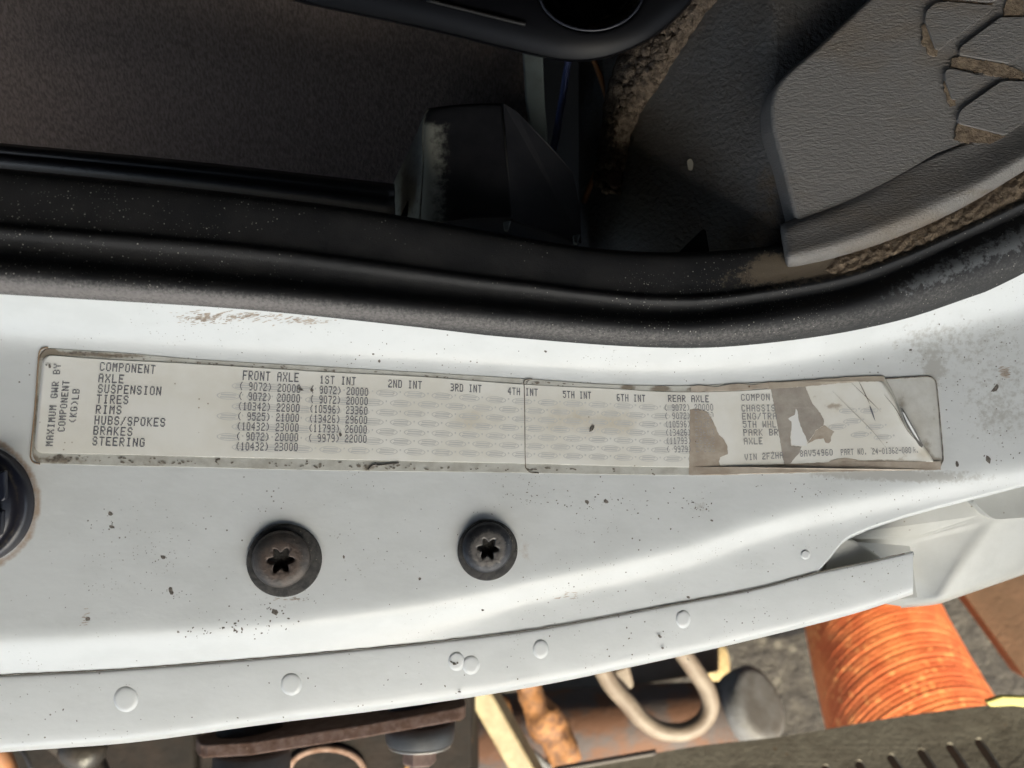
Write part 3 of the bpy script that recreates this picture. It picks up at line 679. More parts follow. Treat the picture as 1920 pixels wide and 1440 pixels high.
# brown tape strips along the lower and upper margin
def strip(name, top, bot, x0, x1, lift, mat):
    xx = list(np.arange(x0, x1, 6.0)) + [x1]
    poly = [(x, float(top(x)) + random.uniform(-.5, .5)) for x in xx] + [(x, float(bot(x)) + random.uniform(-.7, .7)) for x in xx[::-1]]
    return slab(name, poly, onsill(lift), .00008, mat, lab)
strip("adhesive_strip", lambda x: PB(x) - 1, lambda x: FB(x), 1292, 1764, 0.00043, RESIDUE)
strip("adhesive_strip", lambda x: FT(x) + 1, lambda x: PT(x) + .5, 1440, 1658, 0.00042, M("pale_adhesive", (0.47, 0.41, 0.33), (0.40, 0.34, 0.27), 140, .4))
strip("adhesive_strip", lambda x: FT(x) + 2 + 2*math.sin(x*.09), lambda x: PT(x) - 1, 1296, 1442, 0.00043, RESIDUE)
strip("adhesive_strip", lambda x: PB(x) - 7*max(0, math.sin((x-1552)/60*math.pi))**.6, lambda x: PB(x), 1552, 1612, 0.00043, RESIDUE)
# creases and the lifted lens shape at the torn end
def hair(pts, wpx, lift, mat, parent, nm="crease"):
    pp = smoothpath([(float(a), float(b)) for a, b in pts], 5)
    return tube(nm, [P(a, b, onsill(lift)(a, b) + float(curl(np.array(a), np.array(b))) * (lift > .0004)) for a, b in pp], [max(.3, wpx * math.sin(math.pi*min(1, max(0.0, (i+.5)/len(pp))))) * K * .55 for i in range(len(pp))], mat, parent, 6)
hair(s8([(1330, 70), (1375, 160), (1410, 235)]), 1.6, .00046, LINE, lab); hair(s8([(1408, 240), (1420, 275), (1443, 340)]), 3.0, .00048, INK, lab)
hair(s8([(1500, 170), (1580, 270), (1650, 400), (1720, 480)]), 1.5, .00046, LINE, lab); hair(s8([(1170, 150), (1300, 280), (1420, 400), (1520, 520)]), 1.2, .00046, M("crease_grey", (0.45, 0.42, 0.38), rough=.6), lab)
hair(s8([(1290, 95), (1400, 200), (1480, 280)]), 1.1, .00046, LINE, lab)
lens = s8([(1605, 252), (1622, 262), (1668, 340), (1715, 420), (1752, 495), (1745, 512), (1728, 500), (1680, 425), (1635, 340)])
slab("lifted_fold", lens, lambda a, b: onsill(.0006)(a, b) + float(curl(np.array(a), np.array(b))) + .0002, .0002, M("fold_grey", (0.16, 0.15, 0.135), rough=.2), lab)
slab("lifted_fold", s8([(1618, 280), (1630, 290), (1672, 366), (1708, 430), (1728, 472), (1690, 420), (1650, 350)]), lambda a, b: onsill(.0009)(a, b) + float(curl(np.array(a), np.array(b))) + .0002, .0002, M("fold_highlight", (0.82, 0.81, 0.78), rough=.15), lab)  # highlight on the fold painted as a white sliver

# ---- print: a 5x7 dot-matrix face
FONT = {'A': "01110 10001 10001 11111 10001 10001 10001", 'B': "11110 10001 10001 11110 10001 10001 11110", 'C': "01110 10001 10000 10000 10000 10001 01110", 'D': "11110 10001 10001 10001 10001 10001 11110",
 'E': "11111 10000 10000 11110 10000 10000 11111", 'F': "11111 10000 10000 11110 10000 10000 10000", 'G': "01110 10001 10000 10011 10001 10001 01110", 'H': "10001 10001 10001 11111 10001 10001 10001",
 'I': "01110 00100 00100 00100 00100 00100 01110", 'K': "10001 10010 10100 11000 10100 10010 10001", 'L': "10000 10000 10000 10000 10000 10000 11111", 'M': "10001 11011 10101 10101 10001 10001 10001",
 'N': "10001 11001 11001 10101 10011 10011 10001", 'O': "01110 10001 10001 10001 10001 10001 01110", 'P': "11110 10001 10001 11110 10000 10000 10000", 'R': "11110 10001 10001 11110 10100 10010 10001",
 'S': "01110 10001 10000 01110 00001 10001 01110", 'T': "11111 00100 00100 00100 00100 00100 00100", 'U': "10001 10001 10001 10001 10001 10001 01110", 'V': "10001 10001 10001 10001 01010 01010 00100",
 'W': "10001 10001 10001 10101 10101 11011 10001", 'X': "10001 10001 01010 00100 01010 10001 10001", 'Y': "10001 10001 01010 00100 00100 00100 00100", 'Z': "11111 00001 00010 00100 01000 10000 11111",
 '0': "01110 10001 10001 10001 10001 10001 01110", '1': "00100 01100 00100 00100 00100 00100 01110", '2': "01110 10001 00001 00110 01000 10000 11111", '3': "11110 00001 00001 01110 00001 00001 11110",
 '4': "00010 00110 01010 10010 11111 00010 00010", '5': "11111 10000 11110 00001 00001 10001 01110", '6': "01110 10000 10000 11110 10001 10001 01110", '7': "11111 00001 00001 00010 00100 00100 00100",
 '8': "01110 10001 10001 01110 10001 10001 01110", '9': "01110 10001 10001 01111 00001 00001 01110", '(': "00010 00100 01000 01000 01000 00100 00010", ')': "01000 00100 00010 00010 00010 00100 01000",
 '/': "00001 00010 00010 00100 01000 01000 10000", '.': "00000 00000 00000 00000 00000 01100 01100", '-': "00000 00000 00000 11111 00000 00000 00000"}
def write(store, text, x0, y0, x1, y1, h, shear=0.0, vert=False, dens=1.0, bold=1.9, lift=0.00045, gap=0.30):
    """centre line from the left edge of the first character to the right edge of the last"""
    n = len(text); cw = 1.0 / (n - gap)
    dx, dy = x1-x0, y1-y0
    dnx, dny = (shear*h, h) if not vert else (h, 0.0)
    for i, ch in enumerate(text):
        if ch == ' ': continue
        rows = FONT[ch].split()
        for r, row in enumerate(rows):
            c = 0
            while c < 5:
                if row[c] == '1':
                    e = c
                    while e < 4 and row[e+1] == '1': e += 1
                    g = 0.15 * (bold - 1)
                    u0 = (i + (c - g) / 5 * (1-gap)) * cw; u1 = (i + (e + 1 + g) / 5 * (1-gap)) * cw
                    v0 = (r + .06) / 7 - .5; v1 = (r + .94) / 7 - .5
                    if dens >= 1 or random.random() < dens:
                        q = [(x0 + dx*u + dnx*v_, y0 + dy*u + dny*v_) for u, v_ in ((u0, v0), (u0, v1), (u1, v1), (u1, v0))]
                        store.append(([P(a, b, onsill(lift)(a, b)) for a, b in q], [(0, 1, 2, 3)]))
                    c = e + 1
                else: c += 1
dark, mid, fade = [], [], []
L = [("COMPONENT", 187.6, 687, 291, 693), ("AXLE", 185, 708.6, 232, 711), ("SUSPENSION", 184, 728.5, 302, 733.4), ("TIRES", 181.5, 748, 240.5, 750), ("RIMS", 180, 767.6, 227.5, 769), ("HUBS/SPOKES", 177.7, 787.6, 309.5, 792.4), ("BRAKES", 175.5, 807, 248, 809.8), ("STEERING", 173.7, 827, 271, 830)]
for t_, *q in L: write(dark, t_, *q, 16.5, -.09)
write(dark, "MAXIMUM GWR BY", 92, 836, 107.5, 682.5, 13.5, vert=True); write(dark, "COMPONENT", 114.5, 809, 124, 714, 13.5, vert=True); write(dark, "(KG)LB", 135.3, 793, 143, 730, 13.5, vert=True)
for t_, x0, y0, x1, y1, h in (("FRONT AXLE", 455.6, 703.5, 560, 708, 17.5), ("1ST INT", 600, 711.5, 667, 715, 15.5), ("2ND INT", 728.3, 719, 790.7, 722, 15), ("3RD INT", 845, 726.2, 902.6, 729.2, 14.5), ("4TH INT", 952.5, 733, 1008, 736, 14), ("5TH INT", 1055.7, 739.5, 1108, 741.5, 13.5), ("6TH INT", 1156.7, 745.5, 1209.5, 747.2, 13.5), ("REAR AXLE", 1252.7, 747, 1328.8, 748, 13)):
    write(dark, t_, x0, y0, x1, y1, h, -.06 + .1*(x0-455)/800, bold=2.2)
for i, t_ in enumerate(("( 9072) 20000", "( 9072) 20000", "(10342) 22800", "( 9525) 21000", "(10432) 23000", "( 9072) 20000", "(10432) 23000")):
    write(dark, t_, 449-1.08*i, 723.4+18.9*i, 563-.85*i, 729+18.2*i, 15.5, -.05, bold=2.0)
for i, t_ in enumerate(("( 9072) 20000", "( 9072) 20000", "(10596) 23360", "(13426) 29600", "(11793) 26000", "( 9979) 22000")):
    write(dark, t_, 582.6-.8*i, 729.8+18.2*i, 690-.6*i, 735+17.6*i, 15, -.03, bold=2.0)
for i, (t_, t2) in enumerate((("( 9072)", "20000"), ("( 9072)", "20000"), ("(10596)", "23360"), ("(13426)", "29600"), ("(11793)", "26000"), ("( 9979)", "22000"))):
    write(mid, t_, 1245.7+.9*i, 764.4+15.55*i, 1293+.6*i, 764+15.55*i, 12.5, .05, bold=1.9)
    write(mid if i == 0 else fade, t2, 1302+.6*i, 764+15.55*i, 1337+.6*i, 763.5+15.55*i, 12.5, .05, bold=1.5, dens=1 if i == 0 else .8)
for t_, x0, y0, x1, y1 in (("COMPON", 1389.7, 745.3, 1443, 744.5), ("CHASSIS", 1390.6, 765.4, 1453, 765), ("ENG/TRA", 1391.5, 780.6, 1456, 780), ("5TH WHL", 1393, 795.8, 1455, 795.3), ("PARK BR", 1394, 811, 1458.6, 810.3), ("AXLE", 1395, 827.2, 1429.4, 826.8)):
    write(mid, t_, x0, y0, x1, y1, 12.6, .05, bold=1.9)
write(mid, "VIN 2FZHA", 1396.5, 857.5, 1468, 853.5, 12, .06, bold=1.9); write(mid, "8AV54960", 1500, 850.5, 1561, 848, 12, .06, bold=1.9)
write(mid, "PART NO.", 1576.7, 848, 1625.4, 846.5, 11.5, .06, bold=1.9); write(mid, "24-01362-080", 1635.6, 846.3, 1708, 844, 11.5, .06, bold=1.9); write(fade, "REV", 1713, 843.5, 1729, 842.5, 11, .06)
many("print", dark, INK, lab); many("print", mid, M("grey_ink_worn", (0.20, 0.195, 0.205), (0.30, 0.29, 0.29), 700, .5), lab); many("print", fade, INKF, lab)["kind"] = "stuff"
# pale oval emblem pattern
ov = []
def oval(cx, cy, a, b, sl):
    n = 26; V = []; F = []
    q = lambda u, v_: P(cx+u, cy+v_+u*sl, onsill(.00038)(cx+u, cy+v_))
    for k in range(n):
        t = 2*math.pi*k/n
        V += [q(a*math.cos(t), b*math.sin(t)), q(a*.90*math.cos(t), b*.82*math.sin(t))]
    for k in range(n):
        i = 2*k; j = 2*((k+1) % n); F.append((i, i+1, j+1, j))
    ov.append((V, F))
    for x0, x1, y0, y1 in ((-.62, .70, -.52, -.12), (-.70, .62, .12, .52)):
        N_ = 6; V = []; F = []
        for k in range(N_+1):
            u = x0 + (x1-x0)*k/N_; lim = .74*math.sqrt(max(0, 1-u*u))
            V += [q(a*u, b*max(y0, -lim)), q(a*u, b*min(y1, lim))]
        for k in range(N_): F.append((2*k, 2*k+1, 2*k+3, 2*k+2))
        ov.append((V, F))
    n = 8; t0 = len(V)
    cx2, cy2 = cx + a*1.22, cy - b*.45 + a*1.2*sl
    ov.append(([P(cx2+1.9*math.cos(2*math.pi*k/n), cy2-1.9*math.sin(2*math.pi*k/n), onsill(.00038)(cx2, cy2)) for k in range(n)], [tuple(range(n))]))
for i in range(7):
    x = 428.0 + (28 if i % 2 == 0 else 0)
    first = True
    while x < 1345:
        hh = float(PB(x) - PT(x)); y = float(PT(x)) + hh*(.215 + .1125*i)
        sl = (float(PT(x+20)) - float(PT(x)))/20*.8
        if not (x > 1250 and x < 1345 and i < 6 and x > 1294): oval(x, y, .128*hh, .0415*hh, sl)
        x += .325*hh
for x, y in ((1598, 790), (1640, 800), (1612, 815), (1655, 820), (1570, 800), (1630, 770), (1590, 770)): oval(x, y, 17, 5.5, -.05)
many("emblem_print", ov, LOGO, lab)["kind"] = "stuff"

# ------------------------------------------------------------------ marks on the paint: chips, scuffs and specks (thin flakes)
def flake(cx, cy, r, zf, ecc=1.0, ang=0.0):
    n = random.randint(5, 8); poly = []
    for k in range(n):
        a = 2*math.pi*k/n; q = r*random.uniform(.6, 1.2)
        u, v_ = q*math.cos(a)*ecc, q*math.sin(a)
        poly.append((cx + u*math.cos(ang) - v_*math.sin(ang), cy + u*math.sin(ang) + v_*math.cos(ang)))
    return slabdata(poly, zf, .00003)
zz = onsill(.00006); dk, bw = [], []
for cx, cy, r, e, an_ in ((207, 963, 4, 1.2, .2), (210, 988, 3.6, 1.4, .5), (306, 1045, 4.6, 1.4, .3), (321, 1108, 4.5, 1.6, 1.2), (645, 1044, 2.4, 1.5, 1.5), (787, 1085, 3, 1.2, .8), (517, 1147, 6, 1.3, .2), (500, 1108, 2.4, 1, 0), (905, 1144, 2.6, 1.2, 0), (1101, 941, 4, 1.2, .4), (1137, 940, 3.6, 1.8, .4), (1335, 976, 2.6, 1.3, .3),
                          (1708, 656, 3, 1.3, 0), (1853, 862, 4.5, 1.7, 1.2), (1867, 728, 5, 2.2, -.8), (1795, 870, 3.5, 2, 1.5), (711, 677, 3, 1, 0), (700, 664, 2, 1.6, 0), (1023, 659, 2.4, 1.2, 0), (1110, 804, 3.5, 2.2, -1.0), (563, 730, 3, 2, .3), (638, 815, 3, 1.5, 1.2), (165, 1160, 5, 1, 0), (1290, 1120, 2.5, 1.5, .3), (93, 686, 3.5, 1.3, 1.2), (585, 732, 2.6, 1.4, .5), (87, 684, 2, 1, 0)):
    zf = zz if not (80 < cx < 1740 and PT(cx) < cy < PB(cx)) else onsill(.00068)
    dk.append(flake(cx, cy, r, zf, e, an_))
for cx, cy, sx, sy, nn, r0, r1 in ((510, 1165, 26, 18, 46, .8, 2.4), (445, 1178, 14, 9, 26, .8, 2.8), (365, 1188, 20, 5, 24, .8, 2), (310, 1045, 26, 22, 34, .5, 1.2), (320, 1115, 16, 12, 22, .5, 1.3), (205, 980, 20, 14, 20, .5, 1.2), (530, 1120, 50, 14, 40, .4, 1.1), (1130, 945, 60, 12, 70, .5, 1.6), (1312, 950, 22, 10, 46, .6, 1.8), (980, 925, 30, 12, 40, .5, 1.4),
                                   (800, 960, 300, 60, 120, .4, 1.2), (1500, 940, 200, 40, 90, .4, 1.3), (1800, 760, 80, 90, 130, .4, 1.5), (700, 675, 40, 10, 20, .5, 1.8), (1300, 680, 300, 18, 80, .4, 1.2), (300, 1100, 260, 60, 80, .4, 1.1), (1000, 1040, 200, 60, 60, .4, 1.2), (600, 650, 400, 18, 60, .4, 1.2), (970, 1003, 30, 20, 14, .5, 1.2), (1880, 830, 40, 40, 40, .5, 1.6)):
    for _ in range(int(nn*.6)):
        x = random.gauss(cx, sx); y = random.gauss(cy, sy)
        if y < S0(x) + 3 or y > LOW(x) - 6 or math.hypot(x-534, y-1050) < 66 or math.hypot(x-914, y-1031) < 60 or math.hypot(x+55, y-944) < 118: continue
        if FT(x) - 2 < y < FB(x) + 2 and 58 < x < 1772: continue
        dk.append(flake(x, y, random.uniform(r0*.8, r1*.85), zz, random.uniform(1, 1.8), random.uniform(0, 3)))
for cx, cy, sx, sy, nn in ((385, 597, 22, 5, 130), (465, 593, 45, 4, 120), (570, 602, 26, 3, 60), (1070, 1115, 12, 4, 12), (160, 1162, 5, 8, 10), (540, 1123, 20, 2, 16), (1885, 700, 5, 7, 26)):
    for _ in range(nn):
        x = random.gauss(cx, sx); y = random.gauss(cy, sy)
        if y < S0(x) + 2: y = float(S0(x)) + random.uniform(2, 7)
        bw.append(flake(x, y, random.uniform(.4, 1.0), zz, random.uniform(3, 9), random.uniform(-.35, .1)))
for _ in range(70):
    x = random.uniform(-20, 1690); y = random.uniform(float(SEAM(x)) + 6, float(FLB(x)) - 8)
    dk.append(flake(x, y, random.uniform(.5, 1.5), lambda a, b: zfl(a, b) + .00006, random.uniform(1, 1.7), random.uniform(0, 3)))
for cx, cy, r in ((861, 1297, 2.6), (1237, 1193, 3), (1242, 1215, 2.2), (1290, 1236, 2), (846, 1241, 2), (852, 1245, 3), (858, 1243, 2)):
    dk.append(flake(cx, cy, r, lambda a, b: zfl(a, b) + .0007, 1.4, .3))
for o in (many("paint_specks", dk, SPECK, cab), many("brown_scuffs", bw, SMUDGE, cab)): o["kind"] = "stuff"
# dark crumbs caught under the film's lower margin
cr = []
for cx, sx, nn in ((115, 30, 34), (180, 40, 26), (320, 80, 30), (560, 60, 24), (690, 20, 22), (735, 25, 20), (860, 80, 20), (1080, 80, 18)):
    for _ in range(nn):
        x = random.gauss(cx, sx)
        if x < 70 or x > 1280: continue
        cr.append(flake(x, float(PB(x)) + random.uniform(4, 15), random.uniform(.6, 2.2), onsill(.00030), random.uniform(1, 3), random.uniform(-.5, .5)))
for cx, sx, nn in ((150, 60, 40), (300, 80, 24), (600, 150, 40), (1010, 40, 20)):
    for _ in range(nn):
        x = random.gauss(cx, sx)
        if x < 95 or x > 1280: continue
        cr.append(flake(x, float(FT(x)) + random.uniform(3, 9), random.uniform(.5, 1.7), onsill(.00030), random.uniform(1, 3), random.uniform(-.2, .5)))
many("trapped_dirt", [q for q in cr if random.random() < .6], M("film_dirt", (0.13, 0.11, 0.09), (0.24, 0.21, 0.17), 900, .9), lab)["kind"] = "stuff"
tube("torn_thread", smoothpath([P(a, b, onsill(.0005)(a, b)) for a, b in ((690, 881), (694, 876), (702, 871), (716, 872), (736, 869), (748, 868))], 4), 0.00025, SPECK, lab, 6)

# ------------------------------------------------------------------ screws
def lathe_rings(rings, n, mat, name, parent):
    V, F = [], []
    for rf, z in rings:
        for k in range(n):
            a = 2*math.pi*k/n; r = rf(a) if callable(rf) else rf
            V.append((r*math.cos(a), r*math.sin(a), z))
    for i in range(len(rings)-1):
        for k in range(n):
            a = i*n+k; b = i*n+(k+1) % n
            F.append((a, b, b+n, a+n))
    F.append(tuple(range((len(rings)-1)*n, len(rings)*n)))
    return obj(name, V, F, mat, parent, world=False)
def screw(cx, cy, rw, hx, hy, rh, sx, sy, rs_, rot, mat, label, seed):
    z0 = float(zsill(cx, cy)); s_ = R(1, z0)
    t = thing("torx_screw", label, "screw", P(cx, cy, z0), "torx screws in the sill")
    e = 6.0
    p0, p1, p2 = [Vector(P(a, b, float(zsill(a, b)))) for a, b in ((cx, cy), (cx+e, cy), (cx, cy-e))]
    nrm = (p1-p0).cross(p2-p0).normalized(); q = nrm.to_track_quat('Z', 'Y')
    t.rotation_mode = 'QUATERNION'; t.rotation_quaternion = q
    W = rw*s_
    wsh = lathe_rings([(W, -.0005), (W, .0010), (W*.985, .0013), (W*.95, .00145), (W*.55, .0014), (W*.3, .0014)], 72, WASH, "washer", t)
    H = rh*s_; S_ = rs_*s_
    star = lambda k_: (lambda a: k_ * S_ * (0.80 + 0.20*math.cos(6*(a-rot))))
    rings = [(H*.97, .0012), (H, .0019), (H*.995, .0026), (H*.96, .0032), (H*.88, .0038), (H*.74, .0043), (H*.6, .0045), (star(1.28), .00455), (star(1.12), .0045), (star(1.03), .0043), (star(1.0), .0038), (star(.97), .0012), (star(.5), .0009)]
    hd = lathe_rings(rings, 120, mat, "screw_head", t)
    hd.location = ((hx-cx)*s_, -(hy-cy)*s_, 0)
    co = np.array([v.co for v in hd.data.vertices]); rr = np.hypot(co[:, 0], co[:, 1]) / H
    setattr_(hd, "rust", np.clip(1.2 - abs(rr - .5)*3, 0, .8) + .25*np.clip((rr-.85)*6, 0, 1))
    return t
screw(534, 1050, 68, 539, 1045, 53, 541, 1045, 24, math.radians(90), STEEL, "larger rusty brown torx screw on a black washer, left of the two", 1)
screw(914, 1031, 56.5, 921, 1029, 47, 927, 1029, 20, math.radians(84), DARKST, "smaller dark blackened torx screw with grey worn rim, right of the two", 2)

# plug at the left edge
zp = float(zsill(20, 944)); s_ = R(1, zp)
pl = thing("sill_plug", "round navy black plastic plug cut by the left photo edge", "plug", P(-55, 944, zp))
ring_ = [(117, -.0008), (117.5, .0012), (115, .0026), (110, .0034), (103, .0038), (97, .0034), (90, .0040), (84, .0060), (74, .0070), (50, .0073), (20, .0074)]
cap = lathe_rings([(r*s_, z) for r, z in ring_], 96, NAVY, "plug_cap", pl)
co = np.array([v.co for v in cap.data.vertices]); setattr_(cap, "dust_lit", np.clip(1 - abs(np.hypot(co[:, 0], co[:, 1])/s_ - 104)/14, 0, 1)*.75)
for q in ((0, 0), ):
    V, F = slabdata([(-20, 890), (8, 882), (9, 935), (4, 940), (-20, 940)], zp + .0086, .002); o = obj("grip_rib", V, F, NAVY, pl, False); bevel(o, .0006)
    V, F = slabdata([(-20, 955), (4, 957), (3, 985), (-1, 1005), (-20, 1008)], zp + .0086, .002); o = obj("grip_rib", V, F, NAVY, pl, False); bevel(o, .0006)

# ------------------------------------------------------------------ below the sill
gz = -0.62
V = [(-40, -40, gz), (40, -40, gz), (40, 40, gz), (-40, 40, gz)]
o = obj("ground", V, [(0, 1, 2, 3)], GROUND, None, False); o["kind"] = "structure"

o = ngonslab("shade_slab", [(-300, 1280), (366, 1275), (366, 1620), (-300, 1620)], -0.30, 0.10, UNDERSIDE, None, 0.004); tag(o, "dark brown slab added in place of shade below the left end of the sill", "frame rail")  # dark slab added where the truck's underside lies in shade
o = ngonslab("chassis_bracket", [(372, 1270), (886, 1270), (886, 1620), (372, 1620)], -0.26, 0.10, UNDERSIDE, None, 0.003); tag(o, "dark steel bracket behind the grey bushings of the cab mount", "bracket")
def hose(pts, r, mat, name, label, cat, n=20):
    o = tube(name, smoothpath([P(*p) for p in pts], 8), r, mat, None, n); tag(o, label, cat); return o
hose([(110, 1370, -.24), (150, 1410, -.24), (185, 1490, -.24)], R(32, -.24), HOSEB, "oily_hose", "oily black hose nearest the orange one under the left end", "hose")
hose([(-10, 1400, -.22), (6, 1425, -.22), (30, 1490, -.22)], R(17, -.22), M("orange_hose_skin", (.36, .15, .06), (.22, .10, .05), 60, .6), "orange_hose", "rusty orange hose at the bottom left corner", "hose")
hose([(30, 1395, -.235), (52, 1425, -.235), (70, 1480, -.235)], R(3.5, -.235), GALV, "steel_line", "thin grey steel line between the hoses at bottom left", "pipe")
# knob end of a black fitting
o = obj("rubber_boot", *tubedata(smoothpath([P(120, 1400, -.21), P(152, 1408, -.21), P(178, 1416, -.21), P(192, 1424, -.21)], 4), [R(q, -.21) for q in (22, 27, 30, 32, 33, 34, 34, 33, 31, 28, 24, 17, 8)], 20), HOSEB); tag(o, "fat black rubber boot end below the flange edge", "boot")
# cab mount: rusty plate with bushings and bolt
mt = thing("cab_mount", "rusty cab mount plate with grey rubber bushings and a hex bolt under the flange", "mount", P(620, 1390, -0.15))
zp_ = -0.150
pp_ = rounded([(366, 1376), (368, 1400), (378, 1411), (460, 1408), (690, 1372), (872, 1334), (878, 1322), (874, 1310), (700, 1290), (400, 1330)], 7, 3)
tp = [(a, b) for a, b in pp_]
# plate: broad top face leaning away, thick front edge facing the camera
top_poly = rounded([(367, 1381), (372, 1391), (384, 1396), (470, 1391), (690, 1357), (860, 1326), (874, 1322), (872, 1310), (860, 1302), (700, 1328), (400, 1370)], 6, 3)
def plz(a, b): 
    e_ = np.interp(a, [360, 384, 470, 690, 860, 880], [1389, 1396, 1391, 1357, 1326, 1322]); return -0.150 - 0.0024*min(34, max(0, e_ - b))
dd = Vector((0.0, -0.0066, 0.0013))
if area(top_poly) > 0: top_poly = top_poly[::-1]
tv = [Vector(P(a, b, plz(a, b))) for a, b in top_poly]; n = len(tv)
V = tv + [v_ + dd for v_ in tv]
F = [tuple(range(n)), tuple(range(2*n-1, n-1, -1))] + [(i, i+n, (i+1) % n+n, (i+1) % n) for i in range(n)]
o = obj("mount_plate", V, F, RUSTP, mt, False); bevel(o, .0008, 2, 50)
def cyl(name, a, b, rads, mat, parent, n=40):
    """lathe along a->b; rads list of (t, r)"""
    A, B = Vector(a), Vector(b)
    return obj(name, *tubedata([A.lerp(B, t) for t, r in rads], [r for t, r in rads], n), mat, parent)
ax = Vector((0.0, -0.982, 0.19))
def bushing(cx, cy, z, rpx, length, name="bushing", mat=BUSH, prof=None):
    A = Vector(P(cx, cy, z)); B = A + ax*length; r = R(rpx, z)
    prof = prof or [(0, .9), (.03, 1), (.5, 1.0), (.8, .97), (.93, .93), (.98, .88), (1, .8)]
    return cyl(name, A, B, [(t, r*q) for t, q in prof], mat, mt)
def up(cx, cy, z, rpx, length):
    A = Vector(P(cx, cy, z)); r = R(rpx, z)
    return cyl("bushing", A - ax*length, A, [(0, r), (.8, r), (.95, r*.97), (1, r*.9)], BUSH, mt)
up(468, 1377, -.186, 62, .03); up(776, 1333, -.19, 52, .03)
bushing(474, 1404, -.178, 70, .06)
bushing(788, 1354, -.178, 65, .0118)
q0 = Vector(P(788, 1354, -.178)) + ax*.0119
cyl("steel_washer", q0, q0 + ax*.0009, [(0, R(57, -.178)), (1, R(57, -.178))], M("bright_washer", (.5, .48, .44), rough=.4, metal=.6), mt)
bo = cyl("hex_bolt", q0 + ax*.001, q0 + ax*.0105, [(0, R(31, -.178)), (.85, R(31, -.178)), (1, R(26, -.178))], M("rusty_bolt", (.13, .085, .068), (.19, .13, .11), 200, .75, bump=(500, .0004)), mt, 6)
for p in bo.data.polygons: p.use_smooth = False
# hole edge in the bracket below the plate
hole = obj("bracket_hole", *tubedata([P(612 + 70*math.cos(a), 1445 + 42*math.sin(a), -.2575) for a in np.linspace(0, 2*math.pi, 30)], .0022, 8), RUSTP, bpy.data.objects["chassis_bracket"])

# cream bar
def bar(name, a, b, wpx, z0, z1, th, mat):
    A = Vector((a[0], a[1])); B = Vector((b[0], b[1])); N = Vector((B.y-A.y, -(B.x-A.x))).normalized()*wpx/2
    poly = [tuple(A+N), tuple(B+N), tuple(B-N), tuple(A-N)]
    zf = lambda px, py: z0 + (z1-z0)*((Vector((px, py))-A).dot(B-A)/(B-A).length_squared)
    return ngonslab(name, poly, zf, th, mat, None, .0025, 3)
o = bar("cream_bar", (868, 1250), (1010, 1500), 44, -.30, -.30, .03, CREAM); tag(o, "cream painted square bar running diagonally beside the cab mount", "bar")

# rusty axle tube with flange disc
tb = thing("rusty_tube", "rusty brown horizontal tube with a round grey end flange below the sill", "tube", P(1200, 1345, -.47))
cyl("tube_body", P(860, 1375, -.47), P(1395, 1338, -.47), [(0, R(66, -.47)), (.7, R(64, -.47)), (1, R(58, -.47))], RUSTT, tb)
cyl("end_flange", P(1384, 1330, -.47), P(1432, 1315, -.450), [(0, R(50, -.47)), (.1, R(64, -.47)), (.5, R(68, -.47)), (.8, R(67, -.47)), (.9, R(60, -.47)), (.92, R(50, -.47)), (.93, R(20, -.47))], GALV, tb)
# knobbly fittings
def fitting(pts, rs_, z, label):
    p = smoothpath([P(a, b, z) for a, b in pts], 6); k = len(p)
    rr = [R(np.interp(i/(k-1), np.linspace(0, 1, len(rs_)), rs_), z) for i in range(k)]
    V, F = tubedata(p, rr, 14)
    V = [v_ + Vector((noise.noise(v_*90), noise.noise(v_*90+Vector((5, 0, 0))), noise.noise(v_*90+Vector((0, 9, 0)))))*.005 for v_ in V]
    o = obj("pipe_fitting", V, F, M("rust_fitting", (.26, .115, .038), (.11, .05, .024), 120, .75, bump=(200, .001))); return tag(o, label, "pipe fitting", "rusty fittings")
fitting([(895, 1270), (925, 1320), (948, 1368), (965, 1420)], [12, 20, 20, 26, 20, 24, 16], -.40, "small lumpy rusty fitting right behind the cream bar")
fitting([(975, 1255), (1000, 1310), (1020, 1350), (1045, 1390), (1068, 1430)], [26, 24, 24, 32, 36, 30, 34, 24], -.39, "larger knuckled rusty fitting between cream bar and tan hook")
o = hose([(978, 1400, -.38), (1000, 1415, -.38), (1030, 1440, -.38)], R(8, -.38), GALV, "grey_rod", "short grey rod below the rusty fittings", "rod")
# U hook
hk = hose([(1120, 1240, -.40), (1147, 1285, -.40), (1175, 1316, -.40), (1203, 1348, -.40), (1238, 1369, -.40), (1281, 1372, -.40), (1316, 1354, -.40), (1331, 1325, -.40), (1325, 1292, -.40), (1303, 1257, -.40), (1270, 1210, -.40)], R(16.5, -.40), TANP, "u_hook", "tan painted U shaped hook hanging in front of the rusty tube", "hook", 24)
o = ngonslab("hook_bracket", [(1122, 1270), (1180, 1245), (1190, 1290), (1165, 1302), (1148, 1298)], -.405, .02, TANP, None, .003); tag(o, "tan bracket block at the left arm of the U hook", "bracket")
o = ngonslab("grey_beam", [(950, 1240), (1350, 1195), (1350, 1262), (1210, 1285), (1010, 1310)], -.50, .03, M("grey_beam_paint", (.33, .31, .28), (.26, .24, .21), 40, .7), None, .004); tag(o, "pale grey beam behind the tan hook", "beam")
